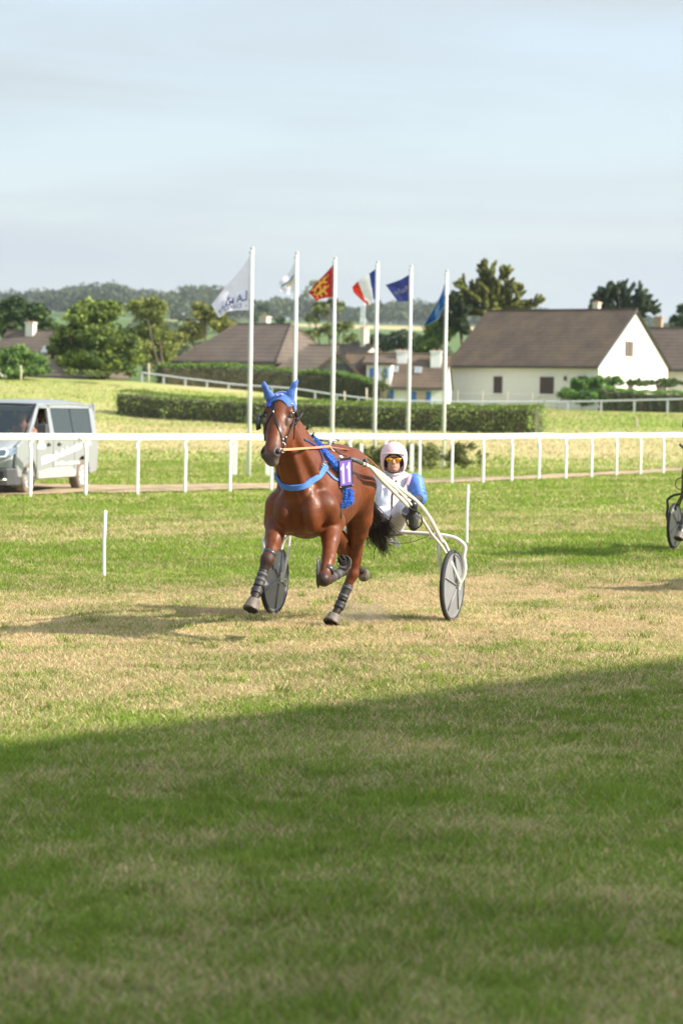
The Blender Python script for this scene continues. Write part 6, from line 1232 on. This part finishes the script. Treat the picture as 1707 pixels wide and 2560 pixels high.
lettering('lettering', 'ZA - BRÉHAL - 02 33 00 00 00', side(1.40, .585, rad(0)), LETW, van, width=1.45, height=.07, off=.025)
for (z, w) in ((1.10, .28), (.985, .42)):
    mb = MB(); mb.box(V_(.62, .9785, z), (w, .004, .085), RV); lb = mb.build('sticker', LETW, van)
    for k in range(3 if w < .3 else 5): mb = MB(); mb.box(V_(.62 - w * .36 + k * w * .72 / (2 if w < .3 else 4), .9815, z), (w * .09, .002, .045), RV); mb.build('sticker_print', mat('pink_print', (.6, .25, .22), .6), lb)
# people inside the van
def rider(name, lab, x, y, shirt, skin=(.42, .20, .12), arm=True):
    b = Body(); z = .28; q = lambda dx, dy, dz: V_(x + dx, y + dy, dz)
    b.ell(q(0, 0, 1.62), (.095, .08, .12), .02, 0, R=RV).cone(q(.02, 0, 1.5), q(.04, 0, 1.42), .055, .06, .03, 0).cone(q(.05, 0, 1.34), q(.10, 0, 1.0), .14, .15, .05, 1, sq=VL, f=1.25).cone(q(.05, -.17, 1.36), q(.05, .17, 1.36), .07, .07, .04, 1)
    b.ell(q(.015, 0, 1.665), (.098, .084, .09), .008, 2, R=RV).cone(q(-.10, 0, 1.62), q(-.10, 0, 1.60), .012, .016, .01, 0)
    for s_ in (-1, 1):
        e = q(-.08, .25 * s_, 1.16) if not (arm and s_ > 0) else q(-.10, .36, 1.26); b.cone(q(.05, .19 * s_, 1.36), e, .055, .048, .03, 1).cone(e, q(-.38, .14 * s_, 1.30), .042, .032, .02, 0).ell(q(-.40, .14 * s_, 1.31), (.045, .03, .035), .01, 0, R=RV)
        b.cone(q(.08, .1 * s_, 1.0), q(-.35, .12 * s_, 1.0), .08, .065, .03, 3)
    o = b.mesh(name, .014, mat('rider_skin_and_cloth', rough=.7, attr='Col'), cols={0: skin, 1: shirt, 2: (.05, .035, .025), 3: (.05, .06, .09)}); return tag(o, lab, 'person')
rider('person', 'van driver in a salmon shirt behind the steering wheel, arm at the open window', .92, .42, (.50, .20, .14))
rider('person', 'back seat passenger in a pale green top behind the van driver', 1.92, .45, (.25, .50, .40), arm=False)

# ------------------------------------------------------------------ dust kicked up by the landing hoof
def puff(name, c, r, dens, lab):
    mb = MB(); mb.ell(c, r, 16); o = mb.build(name, None, None, smooth=True); o.data.materials.clear(); m = bpy.data.materials.new('dust_air'); m.use_nodes = True; t = m.node_tree; t.nodes.clear(); out = N(t, 'ShaderNodeOutputMaterial'); v = N(t, 'ShaderNodeVolumePrincipled')
    v.inputs['Color'].default_value = (.75, .62, .48, 1); v.inputs['Anisotropy'].default_value = .2; tc_ = N(t, 'ShaderNodeTexCoord'); n_ = N(t, 'ShaderNodeTexNoise'); n_.inputs['Scale'].default_value = 5; t.links.new(tc_.outputs['Object'], n_.inputs[0])
    mr = N(t, 'ShaderNodeMapRange'); mr.inputs['From Min'].default_value = .45; mr.inputs['From Max'].default_value = .75; mr.inputs['To Max'].default_value = dens; t.links.new(n_.outputs[0], mr.inputs['Value']); t.links.new(mr.outputs[0], v.inputs['Density']); t.links.new(v.outputs[0], out.inputs['Volume']); o.data.materials.append(m)
    return tag(o, lab, 'dust', kind='stuff')
puff('dust_cloud', P(905, 1535, 21.7), (.36, .3, .13), 3.2, 'faint brown dust behind the landing hoof')
# ------------------------------------------------------------------ haze
hz = MB(); hz.box((0, 2900, 118), (5200, 6000, 244)); ho = hz.build('haze', None); ho.data.materials.clear(); tag(ho, 'thin pale summer haze over the hills', 'haze', kind='stuff')
m = bpy.data.materials.new('haze_air'); m.use_nodes = True; t = m.node_tree; t.nodes.clear(); out = N(t, 'ShaderNodeOutputMaterial'); v = N(t, 'ShaderNodeVolumePrincipled'); v.inputs['Color'].default_value = (.85, .92, 1.0, 1); v.inputs['Density'].default_value = .00013; v.inputs['Anisotropy'].default_value = .3
t.links.new(v.outputs[0], out.inputs['Volume']); ho.data.materials.append(m)
